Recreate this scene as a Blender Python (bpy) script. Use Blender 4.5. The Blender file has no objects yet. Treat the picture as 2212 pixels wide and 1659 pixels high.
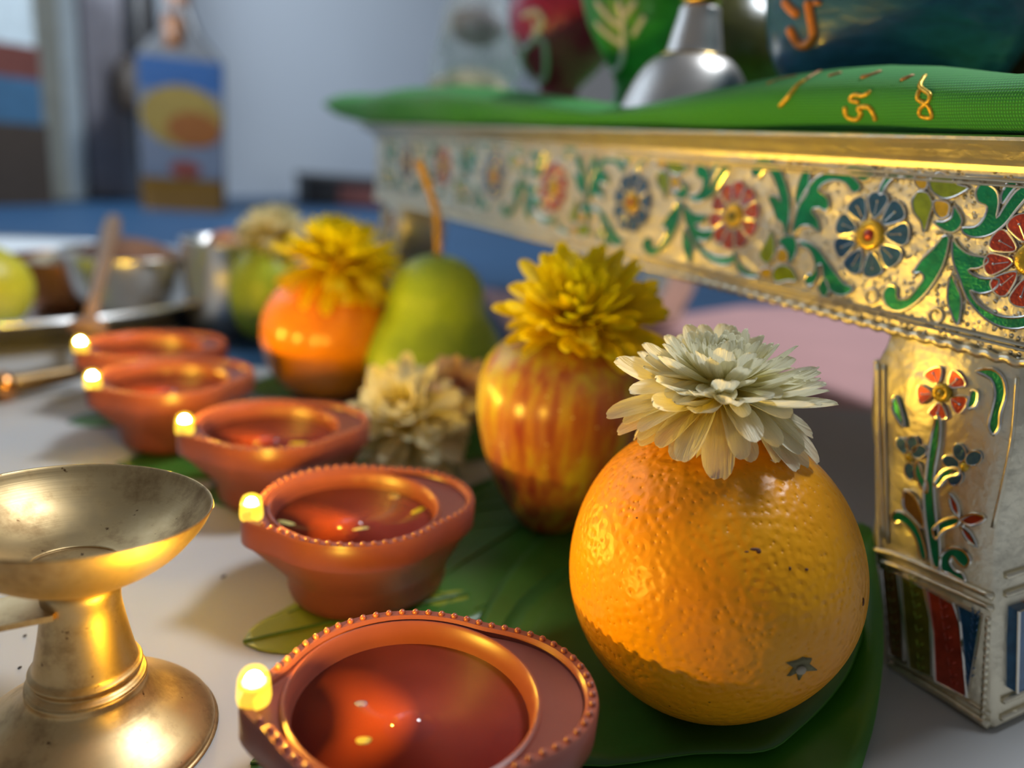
import bpy, bmesh, math, random
from mathutils import Vector, Matrix, Quaternion
from mathutils.bvhtree import BVHTree
random.seed(7)
sc = bpy.context.scene
C = sc.collection
PI = math.pi

# ------------------------------------------------------------------ camera
F, CX, CY, CAMH = 1700.0, 1106.0, 829.5, 0.14
PT, RL = math.radians(16.0), math.radians(5.0)
cam_d = bpy.data.cameras.new('camera'); cam = bpy.data.objects.new('camera', cam_d); C.objects.link(cam)
cr, sr, cp, sp = math.cos(RL), math.sin(RL), math.cos(PT), math.sin(PT)
right = Vector((cr, sp * sr, cp * sr)); up = Vector((-sr, sp * cr, cp * cr)); back = Vector((0, -cp, sp))
m = Matrix.Identity(4)
for i, v in enumerate((right, up, back)):
    for j in range(3): m[j][i] = v[j]
m[2][3] = CAMH
cam.matrix_world = m
cam_d.sensor_width = 36.0; cam_d.lens = 36.0 * F / 2212.0
cam_d.clip_start = 0.005; cam_d.clip_end = 60
cam_d.dof.use_dof = True; cam_d.dof.focus_distance = 0.190
cam_d.dof.aperture_fstop = cam_d.lens / 5.2
sc.camera = cam

# ------------------------------------------------------------------ light and exposure
w = bpy.data.worlds.new('world'); sc.world = w; w.use_nodes = True
bg = w.node_tree.nodes['Background']; bg.inputs[0].default_value = (0.62, 0.66, 0.72, 1); bg.inputs[1].default_value = 0.17
def area(name, loc, target, size, power, col):
    d = bpy.data.lights.new(name, 'AREA'); d.shape = 'DISK'; d.size = size; d.energy = power; d.color = col
    o = bpy.data.objects.new(name, d); C.objects.link(o); o.location = loc
    o.rotation_euler = (Vector(target) - Vector(loc)).to_track_quat('-Z', 'Y').to_euler()
    return o
area('ceiling_lamp', (0.82, 0.595, 1.72), (0.05, 0.2, 0), 0.42, 24, (0.86, 0.93, 1.0))
area('window_light', (-1.05, 0.15, 1.0), (-0.35, 2.2, 0.62), 0.5, 18, (0.80, 0.90, 1.0)).data.spread = math.radians(85)
sc.view_settings.view_transform = 'Standard'; sc.view_settings.look = 'None'
sc.view_settings.exposure = 0.22; sc.view_settings.gamma = 1.0; sc.view_settings.use_curve_mapping = False
sc.cycles.sample_clamp_indirect = 4.0
sc.cycles.use_denoising = True

# ------------------------------------------------------------------ pixel -> place
def ray(px, py):
    x = (px - CX) / F; y = (py - CY) / F
    return right * x - up * y - back
def at(px, py, z=0.0):
    d = ray(px, py); return Vector((0, 0, CAMH)) + d * ((z - CAMH) / d.z)
def atd(px, py, depth):
    return Vector((0, 0, CAMH)) + ray(px, py) * depth
CH = Vector((0.1394, 0.1834, 0)); U = Vector((-0.4985, 0.8669, 0)).normalized(); N = Vector((-0.8669, -0.4985, 0)).normalized()
def face(px, py, b=0.0):                       # pixel -> (along, height) on the front plane of the stand
    d = ray(px, py); o = Vector((0, 0, CAMH)); p0 = CH + N * b
    p = o + d * ((p0 - o).dot(N) / d.dot(N))
    return ((p - CH).dot(U), p.z)
CHM = Matrix(((U.x, N.x, 0, CH.x), (U.y, N.y, 0, CH.y), (0, 0, 1, 0), (0, 0, 0, 1)))

# ------------------------------------------------------------------ materials
def new_mat(name):
    mt = bpy.data.materials.new(name); mt.use_nodes = True
    return mt, mt.node_tree, mt.node_tree.nodes['Principled BSDF']
def setp(b, **k):
    names = dict(col='Base Color', rough='Roughness', metal='Metallic', coat='Coat Weight', coat_rough='Coat Roughness', trans='Transmission Weight',
                 ior='IOR', sss='Subsurface Weight', sheen='Sheen Weight', spec='Specular IOR Level', alpha='Alpha')
    for n, v in k.items():
        b.inputs[names[n]].default_value = (*v, 1) if n == 'col' else v
def ramp(nt, fac, stops, interp='LINEAR'):
    r = nt.nodes.new('ShaderNodeValToRGB'); r.color_ramp.interpolation = interp
    e = r.color_ramp.elements
    while len(e) < len(stops): e.new(0.5)
    for q, (p, c) in zip(e, stops): q.position = p; q.color = (*c, 1)
    nt.links.new(fac, r.inputs[0]); return r.outputs[0]
def coords(nt, kind='Object', scale=(1, 1, 1)):
    t = nt.nodes.new('ShaderNodeTexCoord'); mp = nt.nodes.new('ShaderNodeMapping'); mp.inputs['Scale'].default_value = scale
    nt.links.new(t.outputs[kind], mp.inputs[0]); return mp.outputs[0]
def noise(nt, vec, scale, detail=4, rough=0.5):
    n = nt.nodes.new('ShaderNodeTexNoise'); n.inputs['Scale'].default_value = scale; n.inputs['Detail'].default_value = detail
    n.inputs['Roughness'].default_value = rough; nt.links.new(vec, n.inputs['Vector']); return n.outputs['Fac']
def voro(nt, vec, scale, feature='F1'):
    n = nt.nodes.new('ShaderNodeTexVoronoi'); n.feature = feature; n.inputs['Scale'].default_value = scale
    nt.links.new(vec, n.inputs['Vector']); return n.outputs['Distance']
def bump(nt, b, h, strength=0.3, dist=0.001, inv=False):
    n = nt.nodes.new('ShaderNodeBump'); n.inputs['Strength'].default_value = strength; n.inputs['Distance'].default_value = dist; n.invert = inv
    nt.links.new(h, n.inputs['Height'])
    prev = b.inputs['Normal'].links[0].from_socket if b.inputs['Normal'].links else None
    if prev: nt.links.new(prev, n.inputs['Normal'])
    nt.links.new(n.outputs[0], b.inputs['Normal'])
def mixc(nt, fac, a, b_):
    n = nt.nodes.new('ShaderNodeMix'); n.data_type = 'RGBA'
    for s, v in ((n.inputs[0], fac), (n.inputs[6], a), (n.inputs[7], b_)):
        if hasattr(v, 'is_output'): nt.links.new(v, s)
        elif isinstance(v, (int, float)): s.default_value = v
        else: s.default_value = (*v, 1)
    return n.outputs[2]
def plain(name, col, rough=0.5, var=0.12, nscale=60, bstr=0.0, bdist=0.0005, **k):
    mt, nt, b = new_mat(name); setp(b, rough=rough, **k)
    v = coords(nt); n = noise(nt, v, nscale)
    lo = tuple(c * (1 - var) for c in col); hi = tuple(min(1, c * (1 + var)) for c in col)
    nt.links.new(ramp(nt, n, [(0.3, lo), (0.7, hi)]), b.inputs['Base Color'])
    if bstr: bump(nt, b, n, bstr, bdist)
    return mt

M = {}
M['white_cloth'] = plain('white_cloth', (0.45, 0.45, 0.45), 0.55, 0.03, 14)
M['pink_cloth'] = plain('pink_cloth', (0.62, 0.34, 0.33), 0.6, 0.08, 9)
M['blue_floor'] = plain('blue_floor', (0.019, 0.070, 0.155), 0.5, 0.08, 6)
M['wall'] = plain('wall_paint', (0.55, 0.60, 0.66), 0.7, 0.02, 3)
M['beige'] = plain('beige_paint', (0.36, 0.37, 0.32), 0.6)
M['pale'] = plain('pale_paint', (0.55, 0.64, 0.68), 0.6)
M['lilac'] = plain('lilac_fabric', (0.36, 0.35, 0.40), 0.9)
M['black'] = plain('black_plastic', (0.012, 0.011, 0.012), 0.5)
M['darkbrown'] = plain('dark_brown', (0.05, 0.035, 0.025), 0.6)
M['maroonwood'] = plain('maroon_brown', (0.10, 0.03, 0.025), 0.5)
M['steel'] = plain('steel', (0.80, 0.78, 0.75), 0.28, 0.05, 30, metal=1.0)
M['bell'] = plain('bell_metal', (0.74, 0.70, 0.66), 0.4, 0.08, 60, metal=1.0)
M['terracotta'] = plain('terracotta_plastic', (0.235, 0.060, 0.040), 0.36, 0.06, 120, 0.05, 0.0003)
M['terracotta_lip'] = plain('terracotta_lip', (0.28, 0.076, 0.050), 0.32, 0.05, 200)

def mk_brass():
    mt, nt, b = new_mat('brass'); setp(b, metal=1.0, rough=0.4)
    v = coords(nt); n = noise(nt, v, 90, 6, 0.65); s = noise(nt, v, 420, 3)
    c = ramp(nt, n, [(0.33, (0.34, 0.22, 0.10)), (0.5, (0.58, 0.41, 0.20)), (0.75, (0.66, 0.48, 0.25))])
    spots = ramp(nt, s, [(0.70, (0, 0, 0)), (0.76, (1, 1, 1))])
    nt.links.new(mixc(nt, spots, c, (0.16, 0.09, 0.04)), b.inputs['Base Color'])
    nt.links.new(ramp(nt, n, [(0.3, (0.5,) * 3), (0.7, (0.36,) * 3)]), b.inputs['Roughness'])
    v2 = coords(nt, scale=(1, 1, 60)); bump(nt, b, noise(nt, v2, 40, 3), 0.05, 0.0004)
    return mt
M['brass'] = mk_brass()
M['gold'] = plain('polished_gold', (0.85, 0.55, 0.15), 0.2, 0.05, metal=1.0)
M['dark_brass'] = plain('dark_brass', (0.20, 0.13, 0.06), 0.35, 0.2, metal=0.8)

def mk_silver(name, dots):
    mt, nt, b = new_mat(name); setp(b, metal=1.0, rough=0.42)
    v = coords(nt); n = noise(nt, v, 45, 6, 0.6)
    wear = ramp(nt, noise(nt, v, 70, 8, 0.7), [(0.70, (0, 0, 0)), (0.77, (1, 1, 1))])
    base = ramp(nt, n, [(0.3, (0.82, 0.74, 0.56)), (0.7, (0.96, 0.89, 0.70))])
    nt.links.new(mixc(nt, wear, base, (0.42, 0.26, 0.10)), b.inputs['Base Color'])
    if dots:
        d = voro(nt, v, 560); h = ramp(nt, d, [(0.10, (1, 1, 1)), (0.40, (0, 0, 0))]); bump(nt, b, h, 0.9, 0.0007)
    bump(nt, b, noise(nt, v, 150, 5), 0.5, 0.0015)
    return mt
M['silver'] = mk_silver('embossed_silver', True); M['silver_plain'] = mk_silver('silver_foil', False)
M['wire'] = plain('silver_wire', (0.86, 0.82, 0.74), 0.25, 0.06, 200, metal=1.0)

def enamel(name, col, k=0.45):
    mt, nt, b = new_mat(name); setp(b, metal=k, rough=0.28, coat=0.6, coat_rough=0.1)
    v = coords(nt); n = noise(nt, v, 260, 3); f = noise(nt, v, 1400, 2)
    nt.links.new(ramp(nt, n, [(0.3, tuple(c * 0.7 for c in col)), (0.72, tuple(min(1, c * 1.2) for c in col))]), b.inputs['Base Color'])
    bump(nt, b, f, 0.4, 0.0003); return mt
M['e_green'] = enamel('green_enamel', (0.0, 0.30, 0.13)); M['e_red'] = enamel('red_enamel', (0.55, 0.06, 0.025))
M['e_blue'] = enamel('blue_enamel', (0.025, 0.12, 0.27)); M['e_lime'] = enamel('lime_enamel', (0.30, 0.42, 0.02))
M['e_yellow'] = enamel('yellow_enamel', (0.80, 0.52, 0.03)); M['e_olive'] = enamel('olive_enamel', (0.22, 0.20, 0.02)); M['e_brown'] = enamel('brown_enamel', (0.25, 0.12, 0.03))

def mk_orange():
    mt, nt, b = new_mat('orange_peel'); setp(b, rough=0.36, sss=0.10, spec=0.28)
    b.inputs['Subsurface Radius'].default_value = (0.004, 0.0015, 0.0004); b.inputs['Subsurface Scale'].default_value = 1.0
    v = coords(nt); n = noise(nt, v, 28, 4)
    c = ramp(nt, n, [(0.3, (0.84, 0.30, 0.003)), (0.7, (0.90, 0.39, 0.005))])
    sp_ = ramp(nt, noise(nt, v, 330, 2), [(0.755, (0, 0, 0)), (0.775, (1, 1, 1))])
    nt.links.new(mixc(nt, sp_, c, (0.16, 0.05, 0.012)), b.inputs['Base Color'])
    d = voro(nt, v, 520, 'SMOOTH_F1'); h = ramp(nt, d, [(0.0, (0, 0, 0)), (0.2, (0.55, 0.55, 0.55)), (0.6, (1, 1, 1))]); bump(nt, b, h, 0.65, 0.0006)
    bump(nt, b, noise(nt, v, 330, 2), 0.25, 0.0008); bump(nt, b, noise(nt, v, 90, 2), 0.15, 0.0015)
    return mt
M['orange'] = mk_orange()
M['persimmon'] = plain('smooth_orange_skin', (0.82, 0.25, 0.008), 0.22, 0.12, 30)
def mk_apple():
    mt, nt, b = new_mat('apple_skin'); setp(b, rough=0.26)
    v = coords(nt, scale=(1, 1, 0.12)); s = noise(nt, v, 200, 4, 0.5); big = noise(nt, coords(nt), 26, 2)
    sx = nt.nodes.new('ShaderNodeSeparateXYZ'); t = nt.nodes.new('ShaderNodeTexCoord'); nt.links.new(t.outputs['Object'], sx.inputs[0])
    zr = nt.nodes.new('ShaderNodeMapRange'); zr.inputs[1].default_value = 0.0; zr.inputs[2].default_value = 0.03; zr.inputs[3].default_value = -0.14; zr.inputs[4].default_value = 0.0
    nt.links.new(sx.outputs[2], zr.inputs[0])
    ad = nt.nodes.new('ShaderNodeMath'); ad.operation = 'ADD'; nt.links.new(s, ad.inputs[0]); nt.links.new(zr.outputs[0], ad.inputs[1])
    a2 = nt.nodes.new('ShaderNodeMath'); a2.operation = 'MULTIPLY_ADD'; nt.links.new(big, a2.inputs[0]); a2.inputs[1].default_value = 0.9
    a3 = nt.nodes.new('ShaderNodeMath'); a3.operation = 'SUBTRACT'; nt.links.new(ad.outputs[0], a2.inputs[2]); nt.links.new(a2.outputs[0], a3.inputs[0]); a3.inputs[1].default_value = 0.42
    c = ramp(nt, a3.outputs[0], [(0.24, (0.27, 0.045, 0.04)), (0.46, (0.43, 0.17, 0.045)), (0.68, (0.52, 0.40, 0.045))])
    dots = ramp(nt, voro(nt, coords(nt), 190), [(0.06, (1, 1, 1)), (0.10, (0, 0, 0))])
    nt.links.new(mixc(nt, dots, c, (0.72, 0.55, 0.22)), b.inputs['Base Color']); return mt
M['apple'] = mk_apple()
def mk_pear(name, hi, lo):
    mt, nt, b = new_mat(name); setp(b, rough=0.38)
    v = coords(nt); nt.links.new(ramp(nt, noise(nt, v, 40, 4), [(0.3, lo), (0.7, hi)]), b.inputs['Base Color'])
    return mt
M['pear'] = mk_pear('pear_skin', (0.42, 0.60, 0.05), (0.32, 0.50, 0.04)); M['guava'] = mk_pear('guava_skin', (0.40, 0.50, 0.03), (0.30, 0.42, 0.03))
M['stem'] = plain('fruit_stem', (0.50, 0.28, 0.04), 0.5, 0.25, 200, 0.3)
M['navel'] = plain('stem_scar', (0.16, 0.14, 0.06), 0.7, 0.3, 500, 0.4)
M['scar_pale'] = plain('scar_pale', (0.42, 0.36, 0.26), 0.6)
M['scar'] = plain('peel_blemish', (0.10, 0.03, 0.01), 0.7)

def petal_mat(name, tip, base, tl):
    mt, nt, b = new_mat(name); setp(b, rough=0.5)
    t = nt.nodes.new('ShaderNodeTexCoord'); sx = nt.nodes.new('ShaderNodeSeparateXYZ'); nt.links.new(t.outputs['Object'], sx.inputs[0])
    c = ramp(nt, sx.outputs[0], [(0.1, base), (0.65, tip)])
    v = coords(nt, scale=(0.6, 14, 1)); n = noise(nt, v, 1.6, 3)
    c2 = mixc(nt, ramp(nt, n, [(0.42, (0, 0, 0)), (0.8, (0.5, 0.5, 0.5))]), c, tuple(x * 0.86 for x in tip))
    nt.links.new(c2, b.inputs['Base Color']); bump(nt, b, n, 0.35, 0.05)
    tr = nt.nodes.new('ShaderNodeBsdfTranslucent'); nt.links.new(c2, tr.inputs[0])
    mx = nt.nodes.new('ShaderNodeMixShader'); mx.inputs[0].default_value = tl
    out = nt.nodes['Material Output']; nt.links.new(b.outputs[0], mx.inputs[1]); nt.links.new(tr.outputs[0], mx.inputs[2]); nt.links.new(mx.outputs[0], out.inputs[0])
    return mt
M['p_white'] = petal_mat('cream_white_petal', (0.96, 0.92, 0.70), (0.96, 0.86, 0.26), 0.40)
M['p_yellow'] = petal_mat('yellow_petal', (0.98, 0.80, 0.004), (0.95, 0.70, 0.003), 0.45)
M['p_cream'] = petal_mat('cream_petal', (0.95, 0.88, 0.58), (0.88, 0.70, 0.06), 0.42)
M['p_pink'] = petal_mat('pink_tinged_petal', (0.84, 0.60, 0.40), (0.62, 0.22, 0.14), 0.3)

def mk_leaf(name, hi, lo):
    mt, nt, b = new_mat(name); setp(b, rough=0.36)
    v = coords(nt); nt.links.new(ramp(nt, noise(nt, v, 35, 5), [(0.3, lo), (0.7, hi)]), b.inputs['Base Color'])
    bump(nt, b, noise(nt, v, 240, 3), 0.15, 0.0005); return mt
M['leaf'] = mk_leaf('betel_leaf', (0.05, 0.17, 0.022), (0.03, 0.12, 0.014)); M['leaf2'] = mk_leaf('betel_leaf_bright', (0.055, 0.24, 0.015), (0.04, 0.18, 0.01))
M['leaf_lit'] = mk_leaf('betel_leaf_lit', (0.30, 0.36, 0.04), (0.24, 0.30, 0.03)); M['vein'] = plain('leaf_vein', (0.07, 0.17, 0.03), 0.45)  # the pale leaf green has the LED light on the leaf tip painted in

def mk_water():
    mt, nt, b = new_mat('tinted_water'); setp(b, col=(0.26, 0.04, 0.03), rough=0.03, ior=1.33, spec=0.7)
    v = coords(nt); nt.links.new(ramp(nt, noise(nt, v, 40, 2), [(0.35, (0.24, 0.036, 0.03)), (0.65, (0.34, 0.06, 0.038))]), b.inputs['Base Color']); return mt
M['water'] = mk_water()
def emit(name, col, s):
    mt = bpy.data.materials.new(name); mt.use_nodes = True; nt = mt.node_tree; nt.nodes.clear()
    e = nt.nodes.new('ShaderNodeEmission'); e.inputs[0].default_value = (*col, 1); e.inputs[1].default_value = s
    o = nt.nodes.new('ShaderNodeOutputMaterial'); nt.links.new(e.outputs[0], o.inputs[0]); return mt
M['led'] = emit('led_core', (1.0, 0.61, 0.055), 5400)
def mk_bulb():
    mt = bpy.data.materials.new('led_dome'); mt.use_nodes = True; nt = mt.node_tree; nt.nodes.clear()
    e = nt.nodes.new('ShaderNodeEmission'); e.inputs[0].default_value = (1.0, 0.62, 0.04, 1); e.inputs[1].default_value = 3.0
    t = nt.nodes.new('ShaderNodeBsdfTransparent'); g = nt.nodes.new('ShaderNodeBsdfGlossy'); g.inputs['Roughness'].default_value = 0.05
    m1 = nt.nodes.new('ShaderNodeMixShader'); m1.inputs[0].default_value = 0.3; m2 = nt.nodes.new('ShaderNodeMixShader'); m2.inputs[0].default_value = 0.05
    o = nt.nodes.new('ShaderNodeOutputMaterial')
    nt.links.new(t.outputs[0], m1.inputs[1]); nt.links.new(e.outputs[0], m1.inputs[2]); nt.links.new(m1.outputs[0], m2.inputs[1]); nt.links.new(g.outputs[0], m2.inputs[2]); nt.links.new(m2.outputs[0], o.inputs[0])
    return mt
M['bulb'] = mk_bulb(); M['cup'] = plain('led_shield', (0.80, 0.62, 0.20), 0.4, 0.02)  # last one colours the added disc that shields the LED's downward light
def mk_greencloth():
    mt, nt, b = new_mat('green_woven_cloth'); setp(b, rough=0.75, sheen=0.12)
    v = coords(nt); wv = nt.nodes.new('ShaderNodeTexWave'); wv.inputs['Scale'].default_value = 430; wv.inputs['Distortion'].default_value = 0.6; wv.bands_direction = 'X'
    nt.links.new(v, wv.inputs[0])
    wv2 = nt.nodes.new('ShaderNodeTexWave'); wv2.inputs['Scale'].default_value = 400; wv2.inputs['Distortion'].default_value = 0.5; wv2.bands_direction = 'Z'
    nt.links.new(v, wv2.inputs[0])
    mm = nt.nodes.new('ShaderNodeMath'); mm.operation = 'MULTIPLY'; nt.links.new(wv.outputs['Fac'], mm.inputs[0]); nt.links.new(wv2.outputs['Fac'], mm.inputs[1])
    nt.links.new(ramp(nt, mm.outputs[0], [(0.0, (0.02, 0.22, 0.03)), (0.7, (0.055, 0.46, 0.04))]), b.inputs['Base Color'])
    bump(nt, b, mm.outputs[0], 0.5, 0.0004); return mt
M['green_cloth'] = mk_greencloth()
M['gold_paint'] = plain('gold_glitter_paint', (0.80, 0.48, 0.05), 0.35, 0.3, 900, 0.6, 0.0004, metal=0.5)
M['copper_paint'] = plain('copper_paint', (0.42, 0.22, 0.08), 0.5, 0.3, 900, metal=0.4)
M['white_paint'] = plain('white_paint', (0.66, 0.66, 0.68), 0.5, 0.1, 300)
M['orange_paint'] = plain('orange_paint', (0.72, 0.24, 0.04), 0.35, 0.12, 400)
def pot_mat(name, col, rough=0.3):
    mt, nt, b = new_mat(name); setp(b, rough=rough, coat=0.3)
    v = coords(nt, scale=(1, 1, 3)); n = noise(nt, v, 110, 5)
    nt.links.new(ramp(nt, n, [(0.3, tuple(c * 0.7 for c in col)), (0.7, tuple(c * 1.2 for c in col))]), b.inputs['Base Color']); bump(nt, b, n, 0.45, 0.0012); return mt
M['pot_blue'] = pot_mat('blue_painted_clay', (0.03, 0.13, 0.26)); M['pot_green'] = pot_mat('green_painted_clay', (0.03, 0.26, 0.04))
M['pot_maroon'] = pot_mat('maroon_painted_clay', (0.42, 0.022, 0.09)); M['pot_olive'] = pot_mat('olive_painted_clay', (0.10, 0.09, 0.012)); M['pot_brown'] = pot_mat('brown_clay', (0.16, 0.06, 0.03))
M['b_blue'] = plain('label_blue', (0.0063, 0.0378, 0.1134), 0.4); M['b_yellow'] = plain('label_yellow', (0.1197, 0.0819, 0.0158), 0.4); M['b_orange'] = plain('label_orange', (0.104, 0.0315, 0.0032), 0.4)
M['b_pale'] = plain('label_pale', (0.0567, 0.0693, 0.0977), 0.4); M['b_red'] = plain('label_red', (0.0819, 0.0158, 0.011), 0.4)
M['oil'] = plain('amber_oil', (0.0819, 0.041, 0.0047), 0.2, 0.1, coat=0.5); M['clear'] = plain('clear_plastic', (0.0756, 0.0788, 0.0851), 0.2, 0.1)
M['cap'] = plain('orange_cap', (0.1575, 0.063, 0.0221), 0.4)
def mk_film():
    mt, nt, b = new_mat('clear_film'); setp(b, col=(0.62, 0.66, 0.70), rough=0.2, alpha=0.35)
    bump(nt, b, noise(nt, coords(nt), 40, 3), 0.8, 0.01); return mt
M['film'] = mk_film()
M['cream_stuff'] = plain('cream_contents', (0.55, 0.46, 0.30), 0.7, 0.3, 60, 0.4, 0.003)

# ------------------------------------------------------------------ mesh helpers
class MB:
    def __init__(s): s.v, s.f, s.mi = [], [], []
    def add(s, vs, fs, mi=0):
        b = len(s.v); s.v += [tuple(x) for x in vs]; s.f += [tuple(i + b for i in q) for q in fs]; s.mi += [mi] * len(fs)
    def rings(s, rings, closed=True, cap0=False, cap1=False, mi=0):
        n = len(rings[0]); vs = [p for r in rings for p in r]; fs = []
        for i in range(len(rings) - 1):
            for j in range(n if closed else n - 1):
                k = (j + 1) % n; fs.append((i * n + j, i * n + k, (i + 1) * n + k, (i + 1) * n + j))
        if cap0: fs.append(tuple(range(n - 1, -1, -1)))
        if cap1: fs.append(tuple((len(rings) - 1) * n + j for j in range(n)))
        s.add(vs, fs, mi)
    def lathe(s, prof, seg=48, mi=0, cx=0, cy=0):
        s.rings([[(cx + r * math.cos(2 * PI * j / seg), cy + r * math.sin(2 * PI * j / seg), z) for j in range(seg)] for r, z in prof], True, True, True, mi)
    def tube(s, pts, rad, seg=8, closed=False, mi=0):
        pts = [Vector(p) for p in pts]; n = len(pts); rings = []; ref = None
        for i, p in enumerate(pts):
            a = pts[(i - 1) % n] if (closed or i > 0) else p; b = pts[(i + 1) % n] if (closed or i < n - 1) else p
            t = (b - a)
            t = t.normalized() if t.length > 1e-12 else Vector((0, 0, 1))
            if ref is None: ref = t.orthogonal().normalized()
            ref = (ref - t * ref.dot(t)); ref = ref.normalized() if ref.length > 1e-6 else t.orthogonal().normalized()
            q = t.cross(ref); r = rad[i] if isinstance(rad, (list, tuple)) else rad
            rings.append([p + (ref * math.cos(2 * PI * k / seg) + q * math.sin(2 * PI * k / seg)) * r for k in range(seg)])
        if closed: rings.append(rings[0])
        s.rings(rings, True, not closed, not closed, mi)
    def box(s, lo, hi, mi=0):
        x0, y0, z0 = lo; x1, y1, z1 = hi
        s.add([(x0, y0, z0), (x1, y0, z0), (x1, y1, z0), (x0, y1, z0), (x0, y0, z1), (x1, y0, z1), (x1, y1, z1), (x0, y1, z1)],
              [(3, 2, 1, 0), (4, 5, 6, 7), (0, 1, 5, 4), (1, 2, 6, 5), (2, 3, 7, 6), (3, 0, 4, 7)], mi)
    def ball(s, c, r, seg=10, rg=6, mi=0):
        rr = r if isinstance(r, (tuple, list)) else (r, r, r)
        s.rings([[(c[0] + rr[0] * math.sin(PI * (i + .02) / (rg + .04)) * math.cos(2 * PI * j / seg), c[1] + rr[1] * math.sin(PI * (i + .02) / (rg + .04)) * math.sin(2 * PI * j / seg),
                   c[2] - rr[2] * math.cos(PI * (i + .02) / (rg + .04))) for j in range(seg)] for i in range(rg + 1)], True, True, True, mi)
    def mesh(s, name, mats, smooth=True):
        me = bpy.data.meshes.new(name); me.from_pydata(s.v, [], s.f)
        for mt in (mats if isinstance(mats, list) else [mats]): me.materials.append(mt)
        me.polygons.foreach_set('material_index', s.mi); me.polygons.foreach_set('use_smooth', [smooth] * len(s.f))
        bm = bmesh.new(); bm.from_mesh(me); bmesh.ops.recalc_face_normals(bm, faces=bm.faces); bm.to_mesh(me); bm.free()
        me.update(); return me
def link(name, me, parent=None, loc=None):
    o = bpy.data.objects.new(name, me); C.objects.link(o)
    if parent: o.parent = parent
    if loc is not None: o.location = loc
    return o
def sharp(o, ang=35):
    for p in o.data.polygons: p.use_smooth = True
    try: o.data.set_sharp_from_angle(angle=math.radians(ang))
    except Exception: pass
    return o
def part(name, mb, mats, parent, smooth=True, ang=None):
    o = link(name, mb.mesh(name, mats, smooth), parent)
    if ang: sharp(o, ang)
    return o
def tag(o, label, cat, group=None, kind=None):
    o['label'] = label; o['category'] = cat
    if group: o['group'] = group
    if kind: o['kind'] = kind
    return o
def thing(name, label, cat, loc=(0, 0, 0), group=None, rot=None):
    o = bpy.data.objects.new(name, None); C.objects.link(o); o.location = loc; o.empty_display_size = 0.01
    if rot is not None: o.rotation_mode = 'QUATERNION'; o.rotation_quaternion = rot
    return tag(o, label, cat, group)
def struct(name, mb, mat):
    o = link(name, mb.mesh(name, mat, False)); o['kind'] = 'structure'; return o
def spline(pts, k=4, closed=False):
    n = len(pts); out = []; dim = len(pts[0])
    rng = range(n) if closed else range(n - 1)
    for i in rng:
        if closed: p0, p1, p2, p3 = pts[(i - 1) % n], pts[i], pts[(i + 1) % n], pts[(i + 2) % n]
        else: p0, p1, p2, p3 = pts[max(i - 1, 0)], pts[i], pts[i + 1], pts[min(i + 2, n - 1)]
        for j in range(k):
            t = j / k
            out.append(tuple(0.5 * (2 * p1[d] + (p2[d] - p0[d]) * t + (2 * p0[d] - 5 * p1[d] + 4 * p2[d] - p3[d]) * t * t + (3 * p1[d] - p0[d] - 3 * p2[d] + p3[d]) * t ** 3) for d in range(dim)))
    if not closed: out.append(tuple(pts[-1]))
    return out
def lerp(a, b, t): return a + (b - a) * t
def interp(x, tab):
    if x <= tab[0][0]: return tab[0][1]
    for (x0, y0), (x1, y1) in zip(tab, tab[1:]):
        if x <= x1: return lerp(y0, y1, (x - x0) / (x1 - x0))
    return tab[-1][1]
def copy_tree(o, parent=None):
    c = o.copy(); C.objects.link(c); c.parent = parent
    for ch in list(o.children): copy_tree(ch, c)
    return c

# ------------------------------------------------------------------ setting
mb = MB(); mb.box((-3.2, -1.0, -0.03), (2.6, 4.2, -0.004)); struct('floor', mb, M['blue_floor'])
wp, wq = at(60, 423), at(640, 421); wd = (wq - wp).normalized(); wn = Vector((wd.y, -wd.x, 0))
a_, b_ = wp - wd * 1.4, wp + wd * 2.2
def slab(p, q, nrm, t, z0, z1):
    mb = MB(); vs = []
    for z in (z0, z1): vs += [(p.x, p.y, z), (q.x, q.y, z), (q.x - nrm.x * t, q.y - nrm.y * t, z), (p.x - nrm.x * t, p.y - nrm.y * t, z)]
    mb.add(vs, [(3, 2, 1, 0), (4, 5, 6, 7), (0, 1, 5, 4), (1, 2, 6, 5), (2, 3, 7, 6), (3, 0, 4, 7)]); return mb
def wpt(px): # point on the wall foot under pixel column px
    d = ray(px, 400); d.z = 0; t = (wp.x * wn.x + wp.y * wn.y) / (d.x * wn.x + d.y * wn.y); return Vector((d.x * t, d.y * t, 0))
struct('wall_back', slab(a_, b_, wn, 0.08, -0.004, 2.3), M['wall'])
def wallslab(name, p0, p1, out, mat, z0=-0.004, z1=1.6):
    p, q = wpt(p0) + wn * out, wpt(p1) + wn * out
    return link(name, slab(p, q, wn, out - 0.001, z0, z1).mesh(name, mat, False))
o = wallslab('trim_1', 58, 128, 0.03, M['beige']); o['kind'] = 'structure'
o = wallslab('trim_2', 134, 172, 0.022, M['pale']); o['kind'] = 'structure'
tag(wallslab('curtain', 186, 268, 0.018, M['lilac'], 0.002), 'grey lilac cloth hanging on the wall between door frame and oil bottle', 'curtain')
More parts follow.
